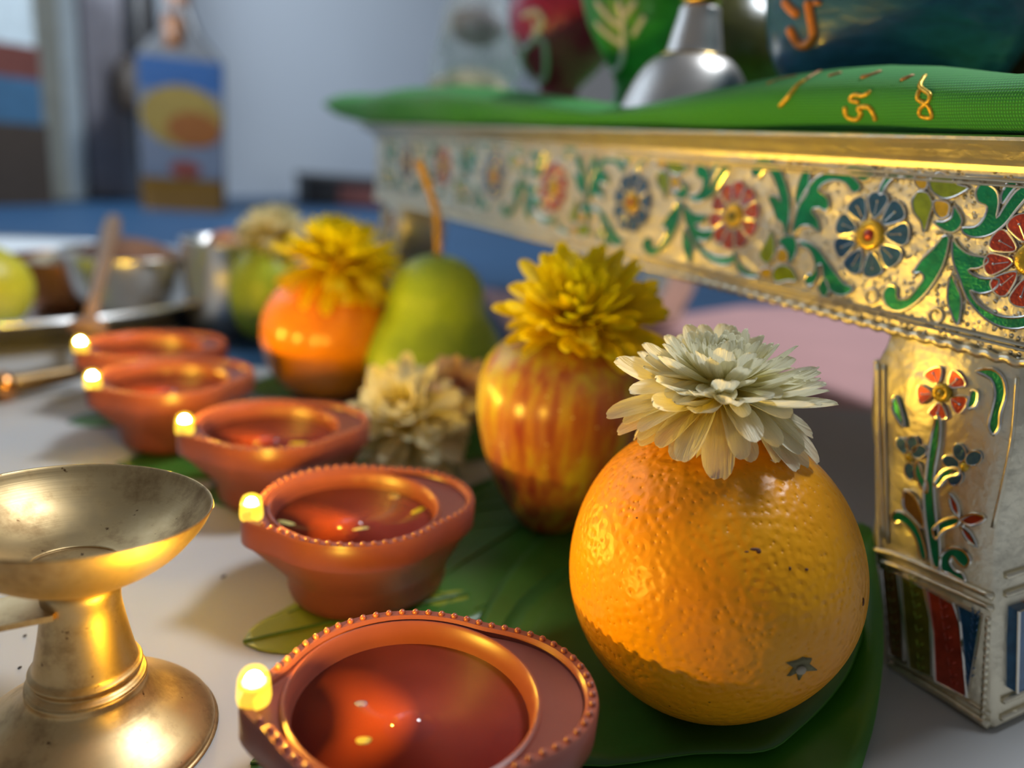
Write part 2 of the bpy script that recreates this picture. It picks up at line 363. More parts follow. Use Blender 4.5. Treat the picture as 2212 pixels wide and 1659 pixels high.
# ------------------------------------------------------------------ sheets on the floor
def sheet(name, pts, z0, z1, mat, label, cat):
    mb = MB(); n = len(pts)
    mb.add([(x, y, z0) for x, y in pts] + [(x, y, z1) for x, y in pts], [tuple(range(n - 1, -1, -1)), tuple(range(n, 2 * n))] + [(i, (i + 1) % n, n + (i + 1) % n, n + i) for i in range(n)])
    return tag(link(name, mb.mesh(name, mat, False)), label, cat)
e0, e1, e2 = at(-60, 868), at(180, 842), at(1850, 884)
sheet('pink_cloth', [(at(x, y).x, at(x, y).y) for x, y in ((1036, 617), (1240, 655), (1417, 682), (1600, 657), (1900, 650))] + [(0.75, 0.40), (0.45, 0.42), (0.02, 0.52)], -0.004, -0.0026, M['pink_cloth'], 'pink cloth spread under the enamelled silver stand, seen behind the flowers', 'cloth')
sheet('white_cloth', [(-0.55, -0.3), (0.7, -0.3), (0.7, 0.62), (e2.x + .02, e2.y), (0.0, 0.50), tuple(at(455, 790))[:2], tuple(at(330, 640))[:2], (-0.75, 0.70), (-0.8, -.1)], -0.0024, 0.0, M['white_cloth'], 'white cloth under the clay-coloured lamps, leaves and brass burner', 'cloth')

# ------------------------------------------------------------------ the enamelled silver stand (its own axes: along, outward, up)
A0, A1, DEP = -0.002, 0.522, 0.30
ZB, ZT = 0.0985, 0.1485
stand = thing('offering_stand', 'low silver offering stand with embossed red, blue and green enamel flower frieze', 'stand')
stand.matrix_world = CHM
def swept(prof, corner_pts, closed=True):
    # prof: list of (outward offset, z) swept round the rectangle of the stand
    rings = []
    for off, z in prof:
        a0_ = A0 - off * (.4 if off > 0 else 1); rings.append([(a0_, off, z), (A1 + off * 3, off, z), (A1 + off * 3, -DEP - off, z), (a0_, -DEP - off, z)])
    mb = MB(); mb.rings(rings, True, False, False); return mb
core = swept([(-0.02, ZB + .001), (-0.0008, ZB + .001), (0, ZB + .004), (0, ZT), (-0.02, ZT)], None); 
part('apron', core, M['silver'], stand, False)
mol = swept([(-0.004, ZT - .002), (0.0012, ZT - .0015), (0.0016, ZT), (0.003, ZT + .0008), (0.0036, ZT + .0014), (0.0052, ZT + .0034), (0.0066, ZT + .0048), (0.0085, ZT + .0057), (0.0085, ZT + .0066), (0.007, ZT + .0072), (-0.1, ZT + .0072)], None)
mol.f.append(tuple(range(len(mol.v) - 4, len(mol.v)))); mol.mi.append(0)
part('top_moulding', mol, M['silver_plain'], stand, False)
lip = MB()
for off, z, r in ((0.0004, ZB + .0065, .0006), (0.0004, ZB + .0052, .0004), (0.0008, ZT - .0035, .0006), (0.0008, ZT - .0048, .0004)):
    lip.tube([(A0, off, z), (A1, off, z), ], r, 6)
part('border_ridge', lip, M['silver_plain'], stand)
rope = MB(); nr = 900; pr = []
rings = []
for i in range(nr + 1):
    a = lerp(A0, A1, i / nr); ph = a / 0.0052 * 2 * PI
    rings.append([(a, 0.0006 + math.cos(t) * (.0009 + .0003 * math.cos(t - ph)), ZB + .0018 + math.sin(t) * (.0013 + .0003 * math.cos(t - ph))) for t in [2 * PI * k / 8 for k in range(8)]])
rope.rings(rings, True, True, True); part('rope_trim', rope, M['silver_plain'], stand)

def slab_poly(pts, b0, b1, mi=0, mb=None):      # closed outline (along, z) raised from b0 to b1
    mb = mb or MB(); n = len(pts)
    mb.add([(a, b0, z) for a, z in pts] + [(a, b1, z) for a, z in pts], [tuple(range(n, 2 * n))] + [(i, (i + 1) % n, n + (i + 1) % n, n + i) for i in range(n)], mi); return mb
def enamel_piece(name, pts, mat, parent, b=0.0, h=0.0006, wr=0.00034, sm=3):
    pts = spline(pts, sm, True) if sm > 1 else pts
    mb = slab_poly(pts, b - 0.0004, b + h)
    mb.tube([(a, b + h * 0.9, z) for a, z in pts], wr, 6, True, 1)
    o = link(name, mb.mesh(name, [mat, M['wire']], False), parent); return sharp(o, 40)
def enamel_flower(a, z, R, n, mat, cm, dot, parent, name='enamel_flower', sx=1.0, rot=0.0, b=0.0, fill=1.0):
    base = MB(); base.rings([[(a + r * sx * math.cos(t), b + bb, z + r * math.sin(t)) for t in [2 * PI * k / 24 for k in range(24)]] for r, bb in ((R * .36, 0), (R * .36, .0011), (R * .31, .0016), (R * .2, .0013))], True, False, True)
    f = link(name, base.mesh(name, cm), parent)
    ct = MB(); ct.ball((a, b + .0012, z), (R * .15, .0009, R * .15), 12, 6); part('flower_center', ct, dot, f)
    for k in range(n):
        t = rot + 2 * PI * k / n; wd_ = PI / n * 0.97 * fill
        loc = [(0.40, 0), (0.50, .72), (0.70, .96), (0.86, .95), (0.97, .6), (1.01, 0), (0.97, -.6), (0.86, -.95), (0.70, -.96), (0.50, -.72)]
        pts = [(a + sx * R * (r * math.cos(t) - s * r * math.tan(wd_) * .92 * math.sin(t)), z + R * (r * math.sin(t) + s * r * math.tan(wd_) * .92 * math.cos(t))) for r, s in loc]
        p = spline(pts, 2, True); mb = slab_poly(p, b - .0003, b + .0007); mb.tube([(x, b + .0006, y) for x, y in p], .00028, 6, True, 1)
        mb.tube([(a + sx * R * r * math.cos(t), b + .0007, z + R * r * math.sin(t)) for r in (.48, .78)], .00016, 5, False, 1)
        mb.ball((a + sx * R * .8 * math.cos(t), b + .0007, z + R * .8 * math.sin(t)), .00042, 8, 4, 1)
        sharp(link('petal', mb.mesh('petal', [mat, M['wire']], False), f), 40)
    return f
X5 = lambda p: face(1400 + p[0] / 2.7241, 260 + p[1] / 2.7241)
S1 = [('e_green', [(625,320),(618,270),(650,225),(710,220),(770,270),(815,360),(840,470),(838,560),(825,668),(810,665),(800,610),(765,580),(745,520),(715,445),(760,450),(788,480),(770,400),(735,315),(705,285),(685,300),(660,330),(640,335)]),
 ('e_green', [(945,255),(960,320),(945,420),(885,500),(878,430),(905,330)]),
 ('e_green', [(862,668),(865,600),(900,480),(950,390),(1010,330),(1090,303),(1170,308),(1230,350),(1258,400),(1215,425),(1170,370),(1100,352),(1040,372),(1012,412),(1060,450),(1072,500),(1055,532),(1010,515),(970,530),(1005,580),(1015,655),(960,620),(910,625),(880,655)]),
 ('e_green', [(1140,295),(1190,266),(1260,272),(1345,285),(1320,340),(1265,360),(1215,318)]),
 ('e_green', [(775,710),(820,680),(870,690),(885,740),(870,800),(840,840),(830,790),(810,750)]),
 ('e_lime', [(735,648),(755,730),(745,800),(710,842),(675,820),(665,780),(700,715)]),
 ('e_yellow', [(775,758),(805,755),(830,785),(825,830),(790,838),(762,815)]),
 ('e_lime', [(740,895),(770,855),(820,852),(860,880),(885,942),(830,942),(770,955),(745,932)]),
 ('e_yellow', [(670,882),(700,865),(735,880),(725,918),(692,926),(668,908)]),
 ('e_green', [(525,798),(545,840),(590,880),(652,903),(655,922),(590,917),(545,885),(525,835)]),
 ('e_green', [(888,710),(950,718),(1010,760),(1060,830),(1110,900),(1160,960),(1212,985),(1190,1015),(1140,1030),(1080,1000),(1042,920),(1030,850),(1005,858),(1010,910),(985,960),(950,970),(930,940),(945,908),(970,905),(987,870),(985,820),(955,760),(905,735)]),
 ('e_green', [(1040,925),(1072,990),(1045,1040),(1008,985)])]
S2 = [('e_green', [(1363,432),(1385,370),(1430,315),(1500,298),(1568,325),(1565,355),(1500,335),(1440,355),(1400,400),(1385,437)]),
 ('e_yellow', [(1580,335),(1610,312),(1650,338),(1645,400),(1605,407),(1576,370)]),
 ('e_lime', [(1668,350),(1715,310),(1780,330),(1830,380),(1892,400),(1820,447),(1750,462),(1690,432),(1666,390)]),
 ('e_lime', [(1595,425),(1650,430),(1680,490),(1665,560),(1630,662),(1610,600),(1568,540),(1563,470)]),
 ('e_yellow', [(1690,480),(1730,475),(1780,495),(1772,560),(1730,577),(1695,540)]),
 ('e_green', [(1805,505),(1845,560),(1852,610),(1810,658),(1750,652),(1685,598),(1740,600),(1785,580),(1800,545)]),
 ('e_green', [(1858,635),(1930,630),(1980,580),(2000,512),(1950,482),(1935,430),(1960,382),(2010,382),(2060,420),(2072,490),(2060,575),(2110,500),(2170,420),(2235,382),(2260,420),(2180,520),(2110,610),(2030,672),(1940,692),(1870,672)]),
 ('e_green', [(2100,410),(2140,345),(2180,375),(2140,430),(2095,490),(2085,450)]),
 ('e_green', [(1740,690),(1777,690),(1770,760),(1740,860),(1690,950),(1620,1040),(1530,1110),(1450,1122),(1400,1075),(1393,1010),(1430,972),(1470,990),(1475,1050),(1530,1052),(1580,1000),(1630,930),(1605,895),(1568,902),(1610,830),(1680,760)]),
 ('e_green', [(1790,908),(1830,990),(1850,1050),(1845,1130),(1825,1202),(1790,1130),(1768,1040)]),
 ('e_green', [(1800,698),(1830,740),(1900,790),(2012,815),(1960,870),(1892,882),(1960,930),(2072,938),(2040,1000),(1960,1020),(1903,1002),(1950,1080),(2040,1140),(2120,1160),(2215,1155),(2262,1130),(2250,1205),(2150,1227),(2040,1197),(1950,1130),(1880,1040),(1840,930),(1800,820)])]
RED = [face(2234, 560)] + [face(*p) for p in ((1587, 466), (1197, 405), (957, 360))]; BLU = [face(*p) for p in ((1882, 508), (1367, 437), (1068, 380))]
RED.append((RED[-1][0] + .128, .131)); BLU.append((BLU[-1][0] + .136, .1305))
def warp(p, s0, s1, d0, d1):      # carries a scroll between two flowers of the first repeat to the same two flowers of another
    t = (p[0] - s0[0]) / (s1[0] - s0[0]); return (lerp(d0[0], d1[0], t), p[1] + lerp(d0[1] - s0[1], d1[1] - s0[1], t))
for i in range(4):
    for mname, pts in S1:
        q = [warp(X5(p), BLU[0], RED[1], BLU[i], RED[i + 1]) for p in pts]
        if max(x for x, y in q) < A1: enamel_piece('scroll_leaf' if mname == 'e_green' else 'bud', q, M[mname], stand)
for i in range(4):
    for mname, pts in S2:
        q = [warp(X5(p), RED[0], BLU[0], RED[i], BLU[i]) for p in pts]
        if max(x for x, y in q) < A1: enamel_piece('scroll_leaf' if mname == 'e_green' else 'bud', q, M[mname], stand)
for i, (a, z) in enumerate(RED):
    if a < A1 - .012: enamel_flower(a, z, .0121, 10, M['e_red'], M['e_yellow'], M['e_olive'], stand, sx=1.0, rot=.35)
for i, (a, z) in enumerate(BLU):
    if a < A1 - .012: enamel_flower(a, z, .0126, 9, M['e_blue'], M['e_yellow'], M['e_red'], stand, sx=1.02, rot=.2)
for px, py, r in ((1400 + 850 / 2.724, 260 + 265 / 2.724, .0021), (1400 + 1318 / 2.724, 260 + 1035 / 2.724, .0021), (1400 + 1695 / 2.724, 260 + 1150 / 2.724, .0021)):
    a, z = face(px, py); mb = MB(); mb.tube([(a + r * math.cos(t), .0003, z + r * math.sin(t)) for t in [2 * PI * k / 20 for k in range(20)]], .0005, 6, True)
    part('embossed_ring', mb, M['silver_plain'], stand)

# legs
X6 = lambda p: face(1800 + p[0] / 1.7306, 700 + p[1] / 1.7306)
LEFT = [X6(p) for p in ((200, 62), (160, 130), (138, 200), (130, 330), (135, 420), (155, 470), (155, 560), (148, 700), (135, 800), (150, 880), (175, 940), (198, 1100), (206, 1262))]
RIGHT = [X6(p) for p in ((713, 180), (713, 300), (708, 400), (690, 450), (640, 680), (618, 800), (612, 1000), (604, 1200), (605, 1400), (590, 1538))]
LT = sorted((z, a) for a, z in LEFT); RT = sorted((z, a) for a, z in RIGHT); LT = [(z, a) for z, a in LT]; RT = [(z, a) for z, a in RT]
leg = MB(); rings = []; LW = .040
zs = [0, .0015, .004, .008, .013, .018, .024, .030, .036, .042, .048, .054, .060, .066, .072, .078, .084, .090, .095, ZB + .001]
for z in zs:
    al, ar = interp(z, LT), interp(z, RT); ar = min(ar, al - .02); c = .0016; k = .0012 if z < .001 else 0
    w_ = LW - (ar - 0.0) * .4
    rings.append([(al - k, -c, z), (al - c - k, -k, z), (ar + c + k, -k, z), (ar + k, -c - k, z), (ar + k, -w_, z), (al - k, -w_, z)])
leg.rings(rings, True, True, True)
lego = sharp(link('leg', leg.mesh('leg', M['silver_plain']), stand), 50)
LEGM = [('enamel_leaf', 'e_green', [(390,350),(406,360),(402,450),(382,575),(388,700),(402,800),(405,905),(378,895),(355,760),(345,640),(352,580),(368,450)]),
 ('enamel_leaf', 'e_green', [(385,590),(420,545),(470,536),(473,560),(430,572),(398,608)]), ('enamel_leaf', 'e_green', [(350,630),(312,560),(322,515),(342,565),(360,600)]),
 ('enamel_leaf', 'e_green', [(226,290),(240,268),(256,310),(272,382),(250,360),(230,325)]),
 ('enamel_leaf', 'e_green', [(540,175),(600,168),(640,200),(652,260),(632,330),(627,385),(605,412),(588,380),(600,320),(612,260),(595,205)]),
 ('enamel_leaf', 'e_green', [(522,250),(547,255),(540,300),(508,314)]), ('enamel_leaf', 'e_brown', [(275,620),(322,662),(345,762),(300,722),(268,680)]),
 ('enamel_leaf', 'e_red', [(440,632),(470,670),(476,716),(450,690)]), ('enamel_leaf', 'e_red', [(483,730),(530,708),(574,725),(525,752)]), ('enamel_leaf', 'e_red', [(483,755),(520,780),(542,830),(505,802)]),
 ('enamel_leaf', 'e_green', [(380,765),(420,730),(472,722),(472,746),(420,768),(390,802)]),
 ('enamel_leaf', 'e_green', [(240,700),(270,705),(310,740),(340,800),(355,872),(335,872),(315,800),(280,752),(255,737),(240,742),(224,722)]),
 ('enamel_leaf', 'e_green', [(408,865),(440,838),(490,843),(517,880),(500,907),(472,888),(455,868),(442,890),(462,920),(490,932),(497,962),(440,932),(410,918)]),
 ('enamel_panel', 'e_brown', [(185,912),(245,930),(262,1080),(270,1255),(215,1232),(198,1060)]), ('enamel_panel', 'e_olive', [(256,935),(345,985),(370,1100),(376,1315),(290,1282),(268,1100)]),
 ('enamel_panel', 'e_red', [(356,990),(455,1042),(482,1120),(506,1392),(387,1332),(378,1150)]), ('enamel_panel', 'e_blue', [(470,1048),(560,1088),(545,1180),(512,1372),(490,1200)])]
for nm, mname, pts in LEGM: enamel_piece(nm, [X6(p) for p in pts], M[mname], lego, 0.0002, .0006, .0005, 3 if nm == 'enamel_leaf' else 1)
a, z = X6((413, 257)); enamel_flower(a, z, .0074, 5, M['e_red'], M['e_yellow'], M['e_yellow'], lego, rot=.9, b=.0002, fill=.74)
for cx_, cy_, angs, mm in ((288, 497, (.7, 1.6, 2.4, 4.3), M['e_blue']), (492, 533, (.0, 1.0, 2.2, 5.1), M['e_blue'])):
    a, z = X6((cx_, cy_)); mb = MB(); mb.ball((a, .0004, z), (.0014, .0008, .0014), 10, 5); cen = part('small_flower', mb, M['e_yellow'], lego)
    for t in angs:
        pts = [(a + .0036 * math.cos(t) + .0025 * math.cos(q) * math.cos(t) - .0018 * math.sin(q) * math.sin(t), z + .0036 * math.sin(t) * 1.15 + .0025 * math.cos(q) * math.sin(t) + .0018 * math.sin(q) * math.cos(t)) for q in [2 * PI * k / 10 for k in range(10)]]
        enamel_piece('blue_petal', pts, mm, lego, .0002, .0007, .00022, 2)
for pts, mname in (([(300, 960), (318, 1100), (330, 1290)], 'e_lime'), ([(410, 1040), (430, 1180), (455, 1350)], 'e_red'), ([(535, 1085), (528, 1180), (515, 1320)], 'e_blue'), ([(212, 930), (225, 1080), (238, 1220)], 'e_olive')):
    vein = MB(); ln = spline([X6(p) for p in pts], 4)     # herringbone ribs on the lower panels
    for (a, z) in ln:
        for s in (-1, 1): vein.tube([(a + s * .0011, .0010, z + .0018), (a, .0010, z)], .0002, 4)
    part('herringbone_rib', vein, M[mname], lego)
for b0_, b1_, mname in ((-.0055, -.0115, 'e_blue'), (-.0130, -.0215, 'e_red'), (-.0230, -.0300, 'e_olive')):   # panels on the end face of the leg
    pm_ = MB(); q_ = [(b0_, .012), (b1_, .012), (b1_ - .0006, .034), (b0_ - .0002, .034)]
    f_ = [(interp(z, RT) - .0017 - .0012, b, z) for b, z in q_]; g_ = [(interp(z, RT) + .0004, b, z) for b, z in q_]
    pm_.add(f_ + g_, [(0, 1, 2, 3), (0, 1, 5, 4), (1, 2, 6, 5), (2, 3, 7, 6), (3, 0, 4, 7)]); pm_.tube([Vector(p) for p in f_], .0004, 6, True, 1)
    sharp(link('enamel_panel', pm_.mesh('enamel_panel', [M[mname], M['wire']], False), lego), 40)
band = MB()
for zz_ in (.004, .009, .038, .043): band.tube([(interp(zz_, RT) - .0006, b_, zz_) for b_ in (-.003, -.015, -.03)], .0009, 6)
for pts, r in (([(160, 843), (230, 860), (400, 930), (600, 1020)], .0011), ([(172, 886), (240, 905), (400, 975), (600, 1065)], .0009), ([(214, 1272), (400, 1380), (585, 1500)], .0012), ([(216, 1244), (400, 1345), (590, 1460)], .0006),
               ([(170, 150), (172, 400), (190, 800)], .0007), ([(192, 150), (195, 400), (205, 820)], .0005), ([(690, 200), (668, 450), (600, 760)], .0006)):
    band.tube([(a, .0004, z) for a, z in spline([X6(p) for p in pts], 5)], r, 6)
for k in range(46):
    t = k / 45; p = (lerp(150, 160, t), lerp(140, 830, t)); a, z = X6(p); band.ball((a - .0012, .0002, z), (.0009, .0008, .0012), 6, 4)
for k in range(14):
    t = k / 13; p = (lerp(580, 560, t), lerp(1110, 1470, t)); a, z = X6(p); band.ball((a, .0002, z), (.0009, .0009, .0014), 6, 4)
part('embossed_border', band, M['silver_plain'], lego)
for sx_, sy_ in ((-1, 1), (1, -1), (-1, -1)):
    c = copy_tree(lego, stand); c.location = (A1 + A0 if sx_ < 0 else 0, -DEP if sy_ < 0 else 0, 0); c.scale = (sx_, sy_, 1)

# ------------------------------------------------------------------ green cloth on the stand
ZTOP = ZT + .0072; ZIN = .1622
BOT = sorted([(face(px, py, .0125)[0], face(px, py, .0125)[1]) for px, py in ((700, 245), (760, 264), (1000, 269), (1300, 273), (1400, 270), (1600, 279), (1900, 286), (2200, 293))])
TOP = sorted([(face(px, py, -.01)[0], face(px, py, -.01)[1]) for px, py in ((690, 212), (740, 205), (820, 202), (900, 190), (1000, 184), (1100, 193), (1250, 212), (1350, 232), (1450, 222), (1550, 203), (1650, 180), (1720, 163), (1820, 146), (1920, 138), (2050, 142), (2212, 162))])
TIP = face(688, 225, .0125)[0]
cl = MB(); rings = []; na = 110; a_lo = -.006
for i in range(na + 1):
    a = lerp(a_lo, TIP, i / na); zb = max(interp(a, BOT), ZTOP + .0004 if a < A1 + .018 else 0.1515); zt = max(interp(a, TOP), zb + .006)
    e = min(1.0, (TIP - a) / .03); e = math.sqrt(max(0.0, 1 - (1 - e) ** 2)); zm = (zb + zt) / 2; zb2 = lerp(zm, zb, e); zt2 = lerp(zm, zt, max(e, .02)); h = zt2 - zb2
    fr = .0105 + .002 * math.sin(a * 55) ; prof = []
    for t in [k / 12 for k in range(13)]:
        ang = -PI / 2 + PI * t; prof.append((a, fr - .011 + .011 * math.cos(ang) * (1 if t < .5 else 1.0), zb2 + h * (0.5 + .5 * math.sin(ang))))
    prof = [(x, (y if k < 7 else y - .013 * ((k - 6) / 6) ** 1.5), zz) for k, (x, y, zz) in enumerate(prof)]
    for v, dz in ((-.03, .05), (-.045, .18), (-.06, .35), (-.08, .6), (-.11, .9), (-.2, 1.0), (-.29, 1.0)):
        prof.append((a, v, lerp(zt2, min(ZIN - .0008, zt2), dz)))
    rings.append(prof)
cl.rings(rings, False)
vs_top = len(cl.v)
cloth = link('green_cloth', cl.mesh('green_cloth', M['green_cloth'])); cloth.matrix_world = CHM
sol = cloth.modifiers.new('thickness', 'SOLIDIFY'); sol.thickness = .0006; sol.offset = -1
tag(cloth, 'green woven cloth with gold lettering rolled over the edge of the silver stand', 'cloth')

def stroke_on(target_me, mw, pts, rad, mat, name, parent, crop, local, k=5, flat=0.5):
    bm = bmesh.new(); bm.from_mesh(target_me); bm.transform(mw); tree = BVHTree.FromBMesh(bm); bm.free()
    out = []; ox, oy, s = crop
    for p in spline(pts, k):
        d = ray(ox + p[0] / s, oy + p[1] / s).normalized(); loc, nor, idx, dist = tree.ray_cast(Vector((0, 0, CAMH)), d)
        if loc is None: continue
        if nor.dot(d) > 0: nor = -nor
        out.append(local @ (loc + nor * rad * .2))
    if len(out) < 2: return None
    mb = MB(); mb.tube(out, [rad * (.6 if i in (0, len(out) - 1) else 1) for i in range(len(out))], 7)
    return part(name, mb, mat, parent)
T3 = (1100, 0, 1.9892)
inv = CHM.inverted()
for pts, mt, r in (([(1160,460),(1195,420),(1235,370),(1270,345)], 'gold_paint', .0011), ([(1270,345),(1310,320),(1340,305)], 'copper_paint', .0010), ([(1108,360),(1165,340),(1235,325)], 'copper_paint', .0007), ([(1370,328),(1430,312)], 'copper_paint', .0010),
    ([(1555,390),(1520,412),(1480,408),(1465,430),(1505,440)], 'gold_paint', .0009), ([(1442,458),(1450,500),(1490,515),(1512,490),(1500,465),(1545,462),(1570,500),(1572,518)], 'gold_paint', .0011),
    ([(1510,332),(1555,322),(1600,305)], 'copper_paint', .0010), ([(1790,320),(1765,370),(1805,405),(1800,435),(1765,470),(1768,500),(1815,505),(1800,455),(1755,425),(1762,385)], 'gold_paint', .0009), ([(1680,345),(1740,322)], 'copper_paint', .0009)):
    stroke_on(cloth.data, CHM, pts, r * .72, M[mt], 'gold_lettering', cloth, T3, inv)

# ------------------------------------------------------------------ pots, bell and packet on the stand
def onb(px, py, b):                            # pixel -> place on a plane parallel to the stand's front, b outward
    a, z = face(px, py, b); return CH + U * a + N * b + Vector((0, 0, z))
def pot(name, label, px, depth_b, R, prof, mat, glyphs=(), gm=None, gr=.0012, cat='pot', py=100, lid=None):
    p = onb(px, py, depth_b); base = Vector((p.x, p.y, ZIN))
    t = thing(name, label, cat, base)
    mb = MB(); mb.lathe([(r * R, z * R) for r, z in spline(prof, 3)], 56); bo = part('body', mb, mat, t)
    rim = MB(); rt, zt = prof[-1]; rim.tube([(rt * R * math.cos(q), rt * R * math.sin(q), zt * R) for q in [2 * PI * k / 40 for k in range(40)]], R * .07, 8, True); part('rim', rim, mat, t)
    for g in glyphs: stroke_on(bo.data, Matrix.Translation(base), g, gr, M[gm], 'painted_mark', t, T3, Matrix.Translation(-base))
    return t
MATKI = [(.02, 0), (.36, 0.0), (.62, .16), (.86, .45), (.98, .80), (1.0, 1.05), (.93, 1.35), (.74, 1.62), (.55, 1.78), (.50, 1.92), (.60, 2.08)]
EGG = [(.02, 0), (.16, 0.02), (.40, .34), (.63, .80), (.83, 1.32), (.96, 1.85), (1.0, 2.3), (.94, 2.7), (.74, 3.05), (.55, 3.2), (.52, 3.34), (.62, 3.46)]
pot('clay_pot', 'dark blue painted clay pot with orange lettering behind the gold-lettered cloth', 1922, -.062, .0475, MATKI, M['pot_blue'],
    ([(1185,2),(1210,35),(1245,65)], [(1285,2),(1300,80),(1310,150),(1290,185),(1265,195),(1235,175),(1205,118)], [(1330,2),(1325,22)]), 'orange_paint', .0016)
PED = [(.02, 0), (.36, 0), (.33, .45), (.36, .68), (.52, .86), (.78, 1.16), (.95, 1.55), (1, 1.9), (.95, 2.25), (.78, 2.55), (.6, 2.7), (.55, 2.85), (.66, 3.0)]
GRN = [(.02, 0), (.28, 0), (.22, .4), (.24, .66), (.44, .95), (.74, 1.42), (.93, 1.95), (1, 2.4), (.95, 2.85), (.75, 3.2), (.55, 3.35), (.52, 3.5), (.62, 3.62)]
pot('clay_pot', 'green painted clay pot with a white branching mark, left of the silver bell', 1362, -.05, .0335, GRN, M['pot_green'],
    ([(470,2),(488,100),(490,220),(470,290),(430,300),(385,240),(365,170)], [(375,2),(430,75),(482,112)], [(545,2),(500,60),(488,80)], [(375,95),(430,150),(488,190)], [(582,68),(560,105),(532,152)]), 'white_paint', .0015, py=150)
pot('clay_pot', 'maroon pink painted clay pot with white lettering, leftmost of the pots', 1213, -.085, .038, PED, M['pot_maroon'],
    ([(25,150),(50,200),(90,190),(150,92)], [(60,70),(120,50),(150,100)], [(95,150),(150,180),(158,300),(140,345),(90,325),(60,250),(72,200)], [(110,90),(125,140)]), 'white_paint', .0020, py=130)
pot('clay_pot', 'olive brown clay pot in shade between the silver bell and blue pot', 1575, -.125, .043, MATKI, M['pot_olive'], py=60)
pot('clay_pot', 'reddish brown clay pot with a white mark, right of the blue pot', 2330, -.135, .045, MATKI, M['pot_brown'], ([(2195,2),(2200,45),(2212,90)],), 'white_paint', .003, py=60)

pb = onb(1488, 200, -.024); pb.z = ZIN
bell = thing('bell', 'silver hand bell with gold handle between green and blue pots', 'bell', pb)
mb = MB(); mb.lathe(spline([(.002, .004), (.0262, .0), (.0285, .0005), (.0285, .003), (.0265, .008), (.0238, .014), (.0205, .0195), (.0165, .0235), (.0128, .0255), (.0118, .0268), (.0105, .033), (.0088, .0405), (.0078, .0445), (.002, .0452)], 4), 56); part('body', mb, M['bell'], bell)
mb = MB(); mb.lathe([(.0136, .0238), (.0146, .0248), (.0136, .0258)], 40); part('shoulder_ring', mb, M['gold'], bell)
mb = MB(); mb.lathe(spline([(.001, .0448), (.0070, .0452), (.0085, .0475), (.0060, .0505), (.0055, .053), (.0085, .057), (.0070, .062), (.0045, .070), (.006, .085), (.001, .092)], 3), 32); part('handle', mb, M['gold'], bell)

pk = thing('sweet_packet', 'clear plastic packet of cream coloured contents behind the maroon pot', 'packet', Vector((onb(1022, 150, -.10).x, onb(1022, 150, -.10).y, ZIN)))
mb = MB()
def blob(mb, rx, ry, h, seed, seg=24, rg=12, amp=.14):
    rnd = random.Random(seed); ph = [rnd.uniform(0, 6) for _ in range(6)]; rings = []
    for i in range(rg + 1):
        t = PI * (i + .05) / (rg + .1); rings.append([(rx * math.sin(t) * math.cos(q) * (1 + amp * math.sin(3 * q + ph[0] + 2 * t)), ry * math.sin(t) * math.sin(q) * (1 + amp * math.sin(4 * q + ph[1])), h * .5 * (1 - math.cos(t))) for q in [2 * PI * k / seg for k in range(seg)]])
    mb.rings(rings, True, True, True)
blob(mb, .034, .026, .036, 3); part('contents', mb, M['cream_stuff'], pk).location = (0, 0, .012)
mb = MB(); blob(mb, .037, .028, .115, 5, amp=.2); part('film', mb, M['film'], pk)
mb = MB(); blob(mb, .022, .006, .03, 6); o = part('printed_header', mb, M['maroonwood'], pk); o.location = (0.0, 0, .066)

